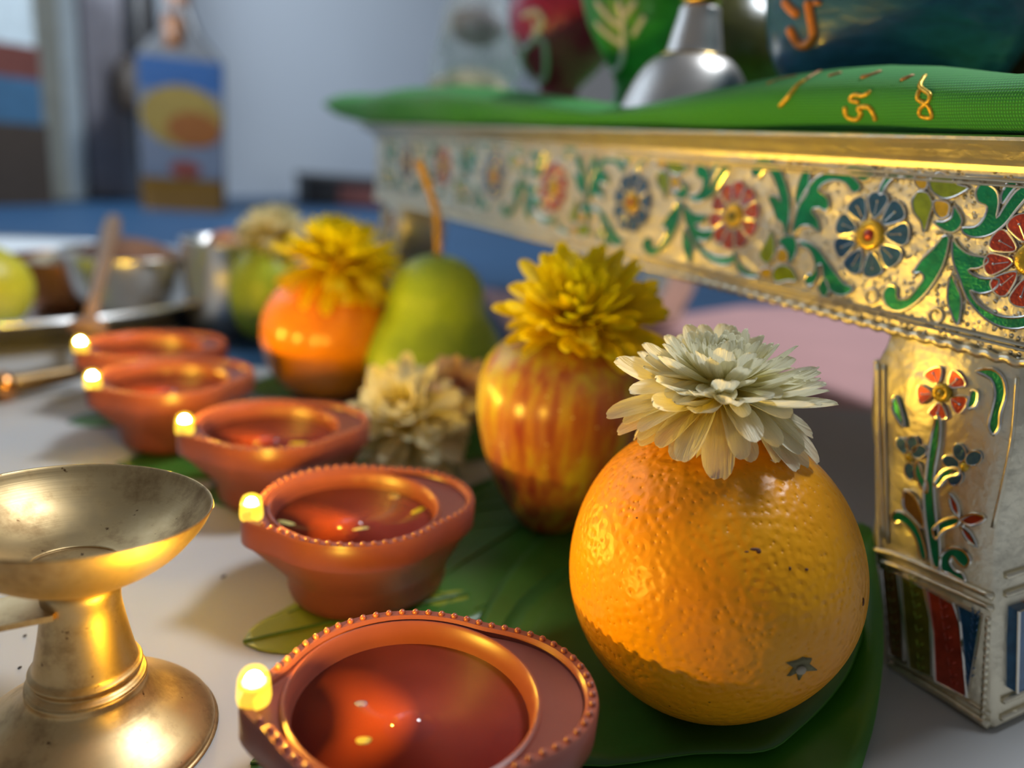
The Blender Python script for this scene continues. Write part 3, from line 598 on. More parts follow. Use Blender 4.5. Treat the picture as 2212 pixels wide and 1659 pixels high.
# ------------------------------------------------------------------ LED oil lamps
def diya_outline(th):
    d = (th + PI) % (2 * PI) - PI
    r0 = .0300; sp_ = .0048 * math.exp(-(d / .25) ** 2)
    e = PI - abs(d); cx_, rr = .0172, .0222; disc = rr ** 2 - (cx_ * math.sin(e)) ** 2
    lobe = cx_ * math.cos(e) + math.sqrt(disc) if disc > 0 else 0
    k = 700.0; r = math.log(math.exp(k * r0) + math.exp(k * lobe)) / k if lobe > 0 else r0
    return r + sp_
NT = 112; TH = [2 * PI * k / NT for k in range(NT)]
def ringz(fn, z): return [(fn(t) * math.cos(t), fn(t) * math.sin(t), z) for t in TH]
def make_diya():
    root = thing('led_diya', '', 'oil lamp')
    O = diya_outline; ins = lambda d: (lambda t: O(t) - d)
    def bas(t): return .0205 + .0105 * math.exp(-((PI - abs((t + PI) % (2 * PI) - PI)) / .8) ** 2)
    def mixr(k): return lambda t: lerp(O(t) - .0013, bas(t), k)
    circ = lambda r: (lambda t: r)
    mb = MB(); rings = [ringz(circ(.001), .0), ringz(lambda t: bas(t) - .0025, 0), ringz(lambda t: bas(t) - .0008, .0012), ringz(bas, .004), ringz(lambda t: bas(t) + .0002, .0085), ringz(mixr(.8), .0115), ringz(mixr(.42), .0165), ringz(mixr(.12), .0205), ringz(ins(.0013), .0224),
                        ringz(ins(.0003), .0226), ringz(O, .0232), ringz(O, .0300), ringz(ins(.0005), .0307), ringz(ins(.0026), .0307), ringz(ins(.0030), .0292),
                        ringz(circ(.0269), .0291), ringz(circ(.0266), .0303), ringz(circ(.0260), .0305), ringz(circ(.0254), .0298), ringz(circ(.0249), .0265), ringz(circ(.0238), .020), ringz(circ(.019), .013), ringz(circ(.001), .0115)]
    mb.rings(rings, True, True, True); body = part('body', mb, M['terracotta'], root, ang=50)
    mb = MB(); mb.rings([ringz(ins(.0002), .0303), ringz(ins(.0004), .0311), ringz(ins(.0024), .0311), ringz(ins(.0029), .0303)], True); rim = part('rim', mb, M['terracotta_lip'], root, ang=50)
    bm_ = MB(); bm_.ball((0, 0, 0), (.00085, .00085, .0008), 8, 5); bme = bm_.mesh('bead', M['terracotta_lip'])
    cum = [0]; pts = [Vector((*[v for v in ringz(ins(.0014), .0313)[k % NT]],)) for k in range(NT + 1)]
    for k in range(NT): cum.append(cum[-1] + (pts[k + 1] - pts[k]).length)
    nb = 62
    for j in range(nb):
        s = cum[-1] * (j + .5) / nb; k = max(i for i in range(NT) if cum[i] <= s); p = pts[k].lerp(pts[k + 1], (s - cum[k]) / (cum[k + 1] - cum[k]))
        if (p - Vector((.0334, 0, .0313))).length < .006: continue
        link('bead', bme, rim, p)
    mb = MB(); mb.lathe([(.0005, .0246), (.0150, .0246), (.0238, .0247), (.0248, .0251)], 48); part('water', mb, M['water'], root)
    mb = MB(); mb.lathe(spline([(.0003, .0), (.0032, .0), (.0032, .0042), (.0030, .0055), (.0022, .0070), (.0003, .0079)], 3), 20); bulb = part('bulb', mb, M['bulb'], root); bulb.location = (.0318, 0, .0306)
    mb = MB(); mb.rings([[(.0017 * math.cos(e) * math.cos(2 * PI * k / 12), .0017 * math.cos(e) * math.sin(2 * PI * k / 12), .0047 + .0018 * math.sin(e)) for k in range(12)] for e in (0, .4, .8, 1.2, 1.5)], True, True, True); part('light_core', mb, M['led'], bulb)
    mb = MB(); mb.rings([[(rr_ * math.cos(2 * PI * k / 20), rr_ * math.sin(2 * PI * k / 20), zz_) for k in range(20)] for rr_, zz_ in ((.0006, .0040), (.0030, .0040), (.0030, .0045), (.0006, .0045))], True, True, True); part('light_shield', mb, M['cup'], bulb)  # flat opaque disc added under the core to block its downward light
    return root
dproto = make_diya()
H_ = .030
for i, (L, cpx, T, lab, dz) in enumerate((
    ((538, 1530), (872, 1490), (1262, 1490), 'clay-coloured LED lamp nearest the orange, its tinted water holding one pale petal bit', 0),
    ((512, 1135), (757, 1080), (1016, 1062), 'clay-coloured LED lamp beside the apple, with several petal bits in its water', 0),
    ((388, 945), (585, 922), (785, 905), 'clay-coloured LED lamp beside the cream flower, with one yellow petal in its water', 0),
    ((182, 848), (365, 810), (539, 798), 'clay-coloured LED lamp just in front of the farthest lamp', 0),
    ((165, 768), (325, 738), (479, 738), 'clay-coloured LED lamp farthest from the orange, standing near the steel platter', 0))):
    d = dproto if i == 0 else copy_tree(dproto)
    l, c, t = at(*L, H_), at(*cpx, H_), at(*T, H_); yaw = math.atan2(l.y - t.y, l.x - t.x)
    mid = (l + t) * .5
    d.location = (mid.x + .0022 * math.cos(yaw), mid.y + .0022 * math.sin(yaw), .0012); d.rotation_euler = (0, 0, yaw)
    tag(d, lab, 'oil lamp', 'clay-coloured LED lamps in a row')
def petal_bit(px, py, z, ln, wd_, rot, label, mat):
    mb = MB(); blob(mb, ln, wd_, .0010, px, 12, 5, .08); o = link('petal_bit', mb.mesh('petal_bit', M[mat])); o.location = at(px, py, z); o.rotation_euler = (0, 0, rot)
    tag(o, label, 'petal', 'petal bits floating in the lamps')
zw = .0012 + .0246 - .0001
petal_bit(785, 1605, zw, .0017, .0012, .3, 'pale oval petal bit in the water of the nearest lamp', 'p_cream'); petal_bit(780, 1525, zw, .0015, .0011, .1, 'clear whitish speck in the water of the nearest lamp', 'film')
petal_bit(851, 1076, zw, .0023, .0020, 1.2, 'round yellowish petal bit in the lamp beside the apple', 'stem'); petal_bit(903, 1106, zw, .0035, .0012, 1.0, 'curled yellow petal bit near the lobed end of the second lamp', 'p_yellow')
petal_bit(618, 1133, zw, .0032, .0012, -.3, 'white petal bit at the rim near the second LED bulb', 'p_white'); petal_bit(780, 1146, zw, .0028, .0007, .5, 'thin white petal sliver at the near rim of the second lamp', 'p_white')
petal_bit(650, 962, zw, .0042, .0020, .1, 'bright yellow petal floating in the third lamp', 'p_yellow')

# ------------------------------------------------------------------ brass incense burner
bp = at(196, 1560, 0.004); bp.z = 0.0002
br = thing('brass_burner', 'brass pedestal dish with flat handle standing on the white cloth', 'burner', bp)
mb = MB(); mb.lathe(spline([(.001, .0), (.0262, .0), (.0272, .0008), (.0272, .0022), (.0245, .0048), (.0200, .0080), (.0155, .0112), (.0128, .0145), (.0118, .0168), (.001, .0168)], 4), 64); part('foot', mb, M['brass'], br)
mb = MB(); mb.lathe(spline([(.001, .0166), (.0118, .0166), (.0121, .0173), (.0113, .0180), (.0116, .0188), (.0119, .0198), (.0112, .0206), (.0106, .0220), (.0092, .029), (.0081, .036), (.0077, .0415), (.001, .0418)], 4), 48); part('stem', mb, M['brass'], br)
mb = MB(); mb.lathe(spline([(.001, .0405), (.0080, .0406), (.0150, .0428), (.0215, .0472), (.0263, .0530), (.0282, .0568), (.0284, .0574), (.0280, .0575), (.0262, .0545), (.0212, .0490), (.0150, .0452), (.0100, .0438), (.0098, .0434), (.0088, .0432), (.0085, .0435), (.001, .0436)], 4), 72); bwl = part('bowl', mb, M['brass'], br); pv = Vector((0, 0, .0405)); bwl.rotation_euler = (math.radians(-4.5), math.radians(1.0), 0); bwl.location = pv - bwl.rotation_euler.to_matrix() @ pv + Vector((-.001, 0, .0016))
hd = MB(); hp = [(-.003, -.003, .0402), (-.014, -.008, .0392), (-.026, -.012, .0372), (-.042, -.016, .0350), (-.07, -.023, .033)]
rings = []
for p in spline([(x, y, z - .003) for x, y, z in hp], 4):
    q = Vector((.3, -.95, 0)); w_ = .0062; rings.append([(p[0] - q.x * w_, p[1] - q.y * w_, p[2] + .0008), (p[0] + q.x * w_, p[1] + q.y * w_, p[2] + .0008), (p[0] + q.x * w_, p[1] + q.y * w_, p[2] - .0006), (p[0] - q.x * w_, p[1] - q.y * w_, p[2] - .0006)])
hd.rings(rings, True, True, True); part('handle', hd, M['brass'], br, ang=40)

# ------------------------------------------------------------------ fruit
def axis_rot(ax, spin=0.0):
    q = Vector((0, 0, 1)).rotation_difference(Vector(ax).normalized()); return q @ Quaternion((0, 0, 1), spin)
OR_ = .0386; oc = Vector((.0571, .1893, OR_ + .0016))
orange = thing('orange', 'large orange with dimpled peel on green leaves, white flower on its top', 'fruit', oc)
bm = bmesh.new(); bmesh.ops.create_uvsphere(bm, u_segments=96, v_segments=64, radius=1)
tocam = (Vector((0, 0, CAMH)) - oc); sd = None
d = ray(1738, 1447).normalized(); o_ = Vector((0, 0, CAMH)) - oc; bq = o_.dot(d); disc = bq * bq - (o_.length_squared - OR_ ** 2)
sd = (o_ + d * (-bq - math.sqrt(max(disc, 0)))).normalized()
for v in bm.verts:
    p = v.co.normalized(); n_ = 1 + .010 * math.sin(3 * p.x + 1) * math.cos(2.5 * p.y) + .008 * math.sin(4 * p.z + 2 * p.x)
    c_ = p.dot(sd); ang = math.acos(max(-1, min(1, c_))); n_ -= .035 * math.exp(-(ang / .16) ** 2)
    n_ += .012 * p.z * p.z - .01 * p.x * p.x
    v.co = p * OR_ * n_
me = bpy.data.meshes.new('peel'); bm.to_mesh(me); bm.free(); me.materials.append(M['orange'])
for p in me.polygons: p.use_smooth = True
peel = link('peel', me, orange)
mb = MB()
q = axis_rot(sd); st = []
star = [(r * math.cos(t), r * math.sin(t)) for k in range(12) for t, r in [(2 * PI * k / 12, (.0040, .0022)[k % 2] * (1.5, 1.0, .8, 1.1, .7, 1.2, 1.35, .9, 1.0, .8, 1.15, 1.0)[k])]]
rings = [[(x * s, y * s, z) for x, y in star] for s, z in ((1.0, 0), (.85, .0006), (.3, .0002))]
mb.rings(rings, True, False, True); sb = part('stem_scar', mb, M['navel'], orange); sb.rotation_mode = 'QUATERNION'; sb.rotation_quaternion = q; sb.location = sd * OR_ * .963
mb = MB(); mb.ball((.0004, -.0009, .0005), (.0015, .0012, .0008), 10, 5); ss = part('stem_stub', mb, M['scar_pale'], sb)
def on_orange(px, py):
    d = ray(px, py).normalized(); b_ = o_.dot(d); dc = b_ * b_ - (o_.length_squared - OR_ ** 2); return (o_ + d * (-b_ - math.sqrt(max(dc, 0)))).normalized()
for px, py, lx, ly in ((1630, 1187, .0026, .0006), (1742, 1230, .0009, .0004), (1638, 1191, .0013, .0009), (1612, 1192, .0014, .0004), (1706, 1228, .0006, .0006), (1864, 1300, .0006, .0014)):
    nn = on_orange(px, py); mb = MB(); mb.ball((0, 0, 0), (lx * .6, ly * .8, .0003), 10, 4); bl = part('blemish', mb, M['scar'], orange)
    xa = (right - nn * right.dot(nn)).normalized(); ya = nn.cross(xa); mt = Matrix((xa, ya, nn)).transposed(); bl.rotation_mode = 'QUATERNION'; bl.rotation_quaternion = mt.to_quaternion(); bl.location = nn * OR_ * 1.001

def lathe_fruit(name, label, base, prof, mat, lean=None, cat='fruit', seg=56):
    t = thing(name, label, cat, base, rot=axis_rot(lean) if lean else None)
    mb = MB(); mb.lathe(spline(prof, 4), seg); part('skin', mb, mat, t); return t
ac = at(1192, 1150, .001); ac = at(1183, 1132, 0.0005)
apple = lathe_fruit('apple', 'red and yellow streaked apple with a tapered base under a yellow flower', ac,
    [(.0005, .002), (.006, .001), (.0095, .0005), (.013, .003), (.0195, .012), (.026, .025), (.0305, .040), (.0322, .053), (.0305, .064), (.025, .072), (.0165, .0765), (.009, .0755), (.004, .072), (.0004, .069)], M['apple'])
mb = MB(); mb.tube([(0, 0, .068), (.001, 0, .076), (.003, .001, .083)], .0011, 8); part('stem', mb, M['stem'], apple)
pc = Vector((-.0452, .4290, .0005))
pear = lathe_fruit('pear', 'green pear with a long curved stem between the apple and the orange fruit', pc,
    [(.0005, .003), (.010, .0008), (.024, .003), (.0345, .011), (.0398, .023), (.0392, .034), (.0342, .0445), (.0288, .053), (.0268, .060), (.0255, .068), (.0215, .076), (.014, .0825), (.006, .0852), (.0004, .0848)], M['pear'])
mb = MB(); mb.tube(spline([(-.0005, 0, .083), (-.0015, 0, .096), (-.003, -.001, .108), (-.008, -.002, .122), (-.0135, -.003, .134)], 4), [.0021] * 12 + [.0024] * 4 + [.0027], 10); part('stem', mb, M['stem'], pear)
fc = Vector((-.1062, .4330, .0005))
pers = lathe_fruit('orange_fruit', 'smooth glossy orange fruit beside the pear, topped by a yellow flower', fc,
    [(.0005, .0015), (.010, .0006), (.022, .0045), (.031, .014), (.0362, .029), (.0358, .044), (.030, .057), (.020, .066), (.009, .0695), (.0004, .0695)], M['persimmon'])
gv = Vector((-.1785, .5500, .0005))
guava = lathe_fruit('guava', 'green guava behind the orange fruit, topped by a cream flower', gv,
    [(.0005, .0015), (.008, .0006), (.017, .005), (.0235, .016), (.0262, .031), (.0250, .046), (.0190, .058), (.011, .065), (.0004, .0675)], M['guava'])

# ------------------------------------------------------------------ chrysanthemums
def petal_mesh(name, curl, cup, wf, mat, tip=.6, twist=0.0, ny=5):
    SS = (0, .16, .34, .52, .68, .80, .89, .95, .985, 1.0); nx = len(SS) - 1; mb = MB(); vs = []
    for i, s in enumerate(SS):
        wdt = wf * lerp(.38, 1.0, min(1, s / .5) ** .8) * (1.0 if s < .66 else max(.12, 1 - ((s - .66) / .34) ** 2.6) ** .5 * lerp(1, tip + .25, (s - .66) / .34)); ang = curl * s
        x = s if abs(curl) < 1e-3 else math.sin(ang) / curl; z = 0 if abs(curl) < 1e-3 else (1 - math.cos(ang)) / curl
        for j in range(ny):
            y = (j / (ny - 1) - .5) * 2; zz = cup * wdt * (y * y) + .025 * math.cos(y * 6.0) * (s * (1 - s) * 3); tw = twist * s
            edge = -.05 * (y * y) * (1 if i == nx else 0)
            vs.append((x - math.sin(ang) * zz + edge, y * wdt * math.cos(tw), z + math.cos(ang) * zz + y * wdt * math.sin(tw)))
    fs = [(i * ny + j, i * ny + j + 1, (i + 1) * ny + j + 1, (i + 1) * ny + j) for i in range(nx) for j in range(ny - 1)]
    mb.add(vs, fs); return mb.mesh(name, mat)
def flower(label, loc, ax, R, mat, layers, name='chrysanthemum', group=None, seed=1, wf=.17, gap=(), jit=.12):
    rnd = random.Random(seed); t = thing(name, label, 'flower', loc, group, axis_rot(ax, rnd.uniform(0, 6)))
    pm = [petal_mesh('petal', c, cu, wf * k, M[mat], tp, tw) for c, cu, k, tp, tw in ((-.35, .22, 1.0, .8, .1), (.45, .35, .95, .75, -.15), (.8, .5, .9, .7, .2), (-.75, .2, 1.05, .85, -.2), (1.1, .6, .8, .6, 0))]
    mb = MB(); zc = layers[-1][4]; mb.ball((0, 0, R * zc * .45), (R * (.13 + zc * .18), R * (.13 + zc * .18), R * (.05 + zc * .42)), 14, 8); part('flower_center', mb, M[mat], t)
    for (cnt, el, ln, rb, zb, kinds) in layers:
        off = rnd.uniform(0, 1)
        for k in range(cnt):
            az = 2 * PI * (k + off + rnd.uniform(-.3, .3)) / cnt; e = math.radians(el + rnd.uniform(-1, 1) * 60 * jit); L = R * ln * rnd.uniform(1 - jit, 1 + jit)
            o = link('petal', pm[rnd.choice(kinds)], t)
            o.rotation_mode = 'QUATERNION'; o.rotation_quaternion = Quaternion((0, 0, 1), az) @ Quaternion((0, 1, 0), -e) @ Quaternion((1, 0, 0), rnd.uniform(-.3, .3))
            o.location = (R * rb * math.cos(az), R * rb * math.sin(az), R * zb); o.scale = (L, L * rnd.uniform(.85, 1.1), L)
    return t
# count, elevation, length, root radius, root height, petal kinds
WL = [(15, -15, .80, .17, .00, (0, 3)), (20, -8, .86, .16, .05, (0, 3)), (26, 0, .84, .15, .10, (0, 1)), (26, 8, .76, .14, .15, (0, 1)), (26, 18, .66, .13, .20, (0, 1)), (26, 30, .54, .12, .24, (1,)), (22, 44, .44, .11, .27, (1, 2)), (20, 58, .36, .09, .30, (1, 2)), (16, 70, .30, .06, .33, (2,)), (12, 82, .26, .03, .35, (2, 4))]
flower('cream white chrysanthemum resting on top of the large orange', Vector((.0524, .1910, .0850)), (-.08, -.05, 1), .0258, 'p_white', WL, seed=5, wf=.172, jit=.14)
YL = [(18, -22, .74, .16, .0, (0, 3)), (26, -6, .84, .16, .06, (0, 3)), (32, 6, .87, .15, .12, (0, 1)), (32, 18, .80, .14, .19, (0, 1)), (32, 32, .68, .13, .26, (0, 1)), (28, 46, .56, .11, .32, (1, 2)), (22, 60, .46, .08, .37, (1, 2)), (16, 76, .38, .04, .40, (2, 4))]
flower('shaggy yellow chrysanthemum tilted forward on top of the streaked apple', atd(1255, 705, .292), (-.20, -.58, .82), .0285, 'p_yellow', YL, seed=8, wf=.128, jit=.2)
DL = [(22, -20, .70, .20, .0, (0, 3)), (28, -14, .80, .20, .10, (0, 3)), (30, 2, .80, .19, .20, (0, 1)), (30, 16, .70, .18, .30, (0, 1)), (28, 32, .56, .16, .38, (1,)), (26, 50, .44, .13, .44, (1, 2)), (20, 66, .34, .09, .48, (2,)), (14, 80, .28, .04, .50, (2, 4))]
flower('bright yellow chrysanthemum on top of the smooth orange fruit', fc + Vector((.006, -.002, .070)), (.05, -.12, 1), .0355, 'p_yellow', DL, seed=11, wf=.13)
flower('cream chrysanthemum lying on the leaf in front of the pear', at(890, 920, .020), (-.25, -.55, .8), .0300, 'p_cream', YL[:6], seed=14, wf=.15, jit=.2)
flower('small pink tinged cream flower wedged between the pear and the apple', at(985, 850, .034), (.2, -.6, .8), .0165, 'p_pink', YL[1:5], seed=17, wf=.17, jit=.25)
flower('cream chrysanthemum on top of the green guava', gv + Vector((.004, .004, .071)), (-.3, -.2, 1), .0270, 'p_cream', DL[:6], seed=19, wf=.18)

# ------------------------------------------------------------------ betel leaves
def leaf(label, tip, base, width, mat, z=.0006, seed=1, lift=.0012, z1=None):
    rnd = random.Random(seed); a, b = at(*tip, z), at(*base, z); ax = b - a; ax.z = 0; L = ax.length; ang = math.atan2(ax.y, ax.x)
    t = thing('betel_leaf', label, 'leaf', (a.x, a.y, 0)); t.rotation_euler = (0, 0, ang)
    mb = MB(); nx, ny = 22, 10; vs = []; hz = lambda x, y: z + lift * (math.sin(x / L * 5 + seed) * .5 + .5) * (y / width * 2) ** 2 + .0008 * abs(math.sin(y / width * 9 + x / L * 5)) * .4
    wfn = lambda s: width * .5 * (s ** .62) * (1.75 * (1 - s) ** .42) * .93
    for i in range(nx + 1):
        s = .002 + .99 * i / nx
        for j in range(ny + 1):
            y = (j / ny - .5) * 2 * wfn(s) * (1 + .03 * math.sin(s * 17 + seed)); x = s * L; vs.append((x, y, hz(x, y)))
    mb.add(vs, [(i * (ny + 1) + j, i * (ny + 1) + j + 1, (i + 1) * (ny + 1) + j + 1, (i + 1) * (ny + 1) + j) for i in range(nx) for j in range(ny)])
    o = part('blade', mb, M[mat], t); so = o.modifiers.new('thickness', 'SOLIDIFY'); so.thickness = .0004; so.offset = -1
    mb = MB(); mb.tube([(s * L, 0, hz(s * L, 0) + .0002) for s in [k / 12 for k in range(13)]], [.0004 + .0006 * k / 12 for k in range(13)], 6)
    for k in range(3):
        for sg in (-1, 1):
            s0 = .95 - .16 * k; mb.tube([(lerp(s0, s0 - .42, q) * L, sg * wfn(lerp(s0, s0 - .42, q)) * .78 * math.sin(q * PI / 2), hz(lerp(s0, s0 - .42, q) * L, sg * wfn(lerp(s0, s0 - .42, q)) * .78 * math.sin(q * PI / 2)) + .0001) for q in [n / 8 for n in range(9)]], .0003, 5)
    part('vein', mb, M['vein'], t); return t
def leaf_from(label, pts, mat, inner_z, seed=1):
    # pts: (px, py, z) round the edge; rises from a low middle to the edge heights
    P = [at(px, py, z) for px, py, z in pts]; P = [Vector(p) for p in spline([tuple(p) for p in P], 4, True)]
    c = sum(P, Vector()) / len(P); c.z = inner_z; t = thing('betel_leaf', label, 'leaf', (c.x, c.y, 0))
    mb = MB(); rings = []
    for k in range(9):
        s = max(.01, k / 8); ring = []
        for p in P:
            q = c.lerp(p, s); zz = inner_z + (p.z - inner_z) * s ** 3.0
            ring.append((q.x - c.x, q.y - c.y, zz))
        rings.append(ring)
    mb.rings(rings, True, True, False); o = part('blade', mb, M[mat], t); so = o.modifiers.new('thickness', 'SOLIDIFY'); so.thickness = .0004; so.offset = -1
    return t, P, c
t, P, c = leaf_from('large bright green betel leaf curling up between the orange and the stand leg', [(1862, 1130, .036), (1893, 1215, .031), (1908, 1340, .021), (1904, 1470, .011), (1872, 1625, .003), (1790, 1780, .001), (1500, 1830, .001), (1330, 1790, .001), (1240, 1640, .001), (1300, 1400, .0008), (1500, 1250, .0008), (1700, 1180, .004)], 'leaf2', .0006)
t, P, c = leaf_from('dark green betel leaf directly under the orange, its pale edge turned up', [(1852, 1330, .017), (1845, 1420, .012), (1798, 1500, .0075), (1720, 1578, .005), (1650, 1622, .0042), (1500, 1628, .003), (1250, 1652, .0025), (1120, 1560, .002), (1060, 1420, .0018), (1150, 1270, .0018), (1330, 1190, .0018), (1560, 1200, .002), (1740, 1230, .008)], 'leaf', .0016)
mb = MB(); mb.tube([Vector((p.x - c.x, p.y - c.y, p.z)) for p in P], .00028, 5, True); part('leaf_edge', mb, M['leaf2'], t)
t, P, c = leaf_from('dark green betel leaf slanting from the apple down to the nearest lamp', [(1300, 1085, .003), (1238, 1108, .0026), (1160, 1168, .0022), (1080, 1260, .002), (1015, 1380, .0018), (990, 1520, .0014), (1120, 1620, .0012), (1300, 1560, .0012), (1420, 1350, .0012), (1420, 1180, .0014)], 'leaf', .0014)
mb = MB(); pts = [at(x, y, .0017) for x, y in ((1290, 1170), (1235, 1238), (1185, 1310), (1140, 1390), (1110, 1480))]; mb.tube([(p.x - c.x, p.y - c.y, p.z) for p in spline([tuple(p) for p in pts], 4) for p in [Vector(p)]], .0005, 6); part('vein', mb, M['vein'], t)
leaf('green betel leaf coloured pale as if lamplit, under the second lamp, tip on the white cloth', (525, 1387), (1010, 1285), .046, 'leaf_lit', .0004, 2)
leaf('dark green betel leaf between the second lamp and the streaked apple', (760, 1370), (1290, 1030), .095, 'leaf', .0005, 12)
leaf('green betel leaf under the nearest lamp, its thin tip showing at its bulb end', (541, 1650), (1320, 1600), .06, 'leaf', .0003, 3)
leaf('green betel leaf under the lamp beside the cream flower', (432, 1075), (980, 1010), .075, 'leaf', .0003, 4)
leaf('green betel leaf under the two farthest lamps, tip toward the brass dish', (250, 1003), (760, 985), .06, 'leaf', .0003, 5)
leaf('green betel leaf lying farthest along the row of lamps', (145, 912), (560, 870), .05, 'leaf', .0002, 6)
leaf('dark green betel leaf under the cream flower and the pear', (760, 1010), (1130, 870), .10, 'leaf', .0004, 7)
leaf('dark green betel leaf under the smooth orange fruit', (530, 850), (860, 800), .08, 'leaf', .0003, 9)

# ------------------------------------------------------------------ things behind the lamps
tr = at(60, 690, 0); tray = thing('steel_platter', 'large round steel platter at the left behind the lamps', 'tray', (-.43, .60, .0002)); tray.scale = (.97, .97, 1)
mb = MB(); mb.lathe([(.001, .0), (.165, .0), (.185, .004), (.205, .019), (.212, .020), (.2125, .0212), (.204, .0208), (.184, .006), (.165, .002), (.001, .002)], 72); part('plate', mb, M['steel'], tray)
mb = MB(); mb.tube([(.2085 * math.cos(t), .2085 * math.sin(t), .0208) for t in [2 * PI * k / 72 for k in range(72)]], .0018, 8, True); part('rim', mb, M['steel'], tray)
def bowl(name, label, cat, loc, R, h, mat, inner, imat):
    t = thing(name, label, cat, loc); mb = MB(); mb.lathe(spline([(.001, 0), (R * .55, 0), (R * .8, h * .3), (R * .96, h * .75), (R, h), (R * .97, h * 1.01), (R * .9, h * .72), (R * .72, h * .3), (.001, h * .2)], 3), 40); part('body', mb, mat, t)
    if inner:
        mb = MB(); blob(mb, R * .8, R * .8, h * inner, 4, amp=.08); o = part('contents', mb, imat, t); o.location = (0, 0, h * .25)
    return t
bz = .0002 + .0022
bw = at(150, 660, bz); bowl('copper_bowl', 'small copper coloured bowl on the steel platter near the wooden spoon', 'bowl', (bw.x, bw.y, bz), .040, .036, plain('copper', (0.42, 0.17, 0.07), 0.35, 0.15, metal=.8), .9, M['cream_stuff'])
bw = at(310, 690, bz); bowl('steel_bowl', 'steel bowl with brown contents at the platter edge behind the farthest lamp', 'bowl', (bw.x - .02, bw.y + .02, bz), .046, .045, M['steel'], 1.0, plain('brown_food', (0.22, 0.10, 0.05), .7, .3))
lm = at(-22, 712, bz); t = thing('lemon', 'yellow green lemon on the steel platter at the left', 'fruit', (lm.x, lm.y, bz)); mb = MB(); mb.lathe(spline([(.001, 0), (.012, .002), (.024, .014), (.028, .028), (.024, .042), (.012, .053), (.001, .057)], 3), 32); part('skin', mb, plain('lemon_skin', (0.52, 0.50, 0.03), 0.4, 0.15), t)
p0, p1 = at(206, 640, .035), atd(245, 478, .62); t = thing('wooden_spoon', 'wooden spoon handle leaning up from the copper bowl on the platter', 'spoon', p0)
dv = p1 - p0; mb = MB(); mb.tube([dv * s for s in (-.25, 0, .4, .8, 1)], [.004, .0042, .0052, .0075, .006], 10); part('handle', mb, plain('spoon_wood', (0.30, 0.17, 0.09), .5, .2), t); mb = MB(); mb.ball(dv * -.3, (.012, .009, .006), 12, 6); part('spoon_head', mb, plain('spoon_wood2', (0.26, 0.14, 0.07), .5, .2), t)
tb = at(470, 715, 0); t = thing('steel_tumbler', 'shiny steel tumbler with an orange brown filling, left of the green guava', 'tumbler', (tb.x, tb.y + .02, -.004)); R = .031
mb = MB(); mb.lathe([(.001, 0), (R * .86, 0), (R * .9, .003), (R * .97, .045), (R, .066), (R * 1.04, .067), (R * 1.04, .069), (R * .98, .0688), (R * .93, .045), (R * .85, .02), (.001, .02)], 44); part('cup', mb, M['steel'], t)
mb = MB(); blob(mb, R * .62, R * .62, .03, 9, amp=.1); o = part('filling', mb, plain('orange_brown', (0.50, 0.20, 0.09), .6, .2), t); o.location = (.002, 0, .046)
s0, s1 = at(-70, 850, .006), at(182, 800, .010); t = thing('brass_ladle', 'dark brass ladle handle lying across the white cloth edge at the left', 'ladle', s0)
dv = s1 - s0; mb = MB(); mb.tube([dv * s for s in (0, .15, .3, .5, .7, .85, 1)], [.006, .0072, .0066, .0058, .0052, .0046, .004], 12); part('handle', mb, M['dark_brass'], t)
mb = MB(); mb.ball(dv * .28, (.008, .008, .008), 12, 8); part('highlight_ball', mb, plain('copper_highlight', (0.62, 0.28, 0.10), .25, .1, metal=1.0), t)  # bright copper ball standing in for the highlight on the handle
# dark box behind the stand
q0 = wpt(640) ; bx = at(720, 442, -.004); t = thing('dark_box', 'low black box with a maroon brown side on the floor behind the stand', 'box', (bx.x, bx.y, -.004)); t.rotation_euler = (0, 0, math.radians(28))
mb = MB(); mb.box((-.075, -.05, 0), (.16, .06, .058)); o = part('body', mb, M['black'], t, False); bv = o.modifiers.new('bevel', 'BEVEL'); bv.width = .006; bv.segments = 3
mb = MB(); mb.box((-.079, -.054, .054), (.164, .064, .068)); o = part('lid', mb, M['black'], t, False); bv = o.modifiers.new('bevel', 'BEVEL'); bv.width = .004; bv.segments = 2
mb = MB(); mb.box((.0, -.054, .006), (.15, -.049, .048)); part('side_panel', mb, M['maroonwood'], t, False)
# oil bottle by the wall
bt = at(399, 452, -.004); d2 = Vector((bt.x, bt.y, 0)).normalized(); t = thing('oil_bottle', 'big clear oil bottle with blue and yellow label standing against the wall', 'bottle', (bt.x, bt.y, -.004)); sc_ = Vector((bt.x, bt.y)).length / F * 1.0
t.rotation_euler = (0, 0, math.atan2(d2.y, d2.x) - PI / 2); K = (bt - Vector((0, 0, CAMH))).dot(-back) / F      # metres per pixel there
def rbox(mb, w_, dpt, z0, z1, rr, w1=None, d1=None, mi=0, seg=6):
    def ring(w_, dpt, z):
        out = []
        for cx_, cy_, a0 in ((w_ - rr, dpt - rr, 0), (-(w_ - rr), dpt - rr, PI / 2), (-(w_ - rr), -(dpt - rr), PI), (w_ - rr, -(dpt - rr), 3 * PI / 2)):
            for k in range(seg): t_ = a0 + PI / 2 * k / (seg - 1); out.append((cx_ + rr * math.cos(t_), cy_ + rr * math.sin(t_), z))
        return out
    mb.rings([ring(w_, dpt, z0), ring(w1 or w_, d1 or dpt, z1)], True, True, True, mi)
hw, hd = 83 * K, 50 * K
mb = MB(); rbox(mb, hw, hd, 0, 66 * K, 18 * K); part('oil', mb, M['oil'], t, ang=40)
mb = MB(); rbox(mb, hw, hd, 66 * K, 300 * K, 18 * K); part('bottle_body', mb, M['clear'], t, ang=40)
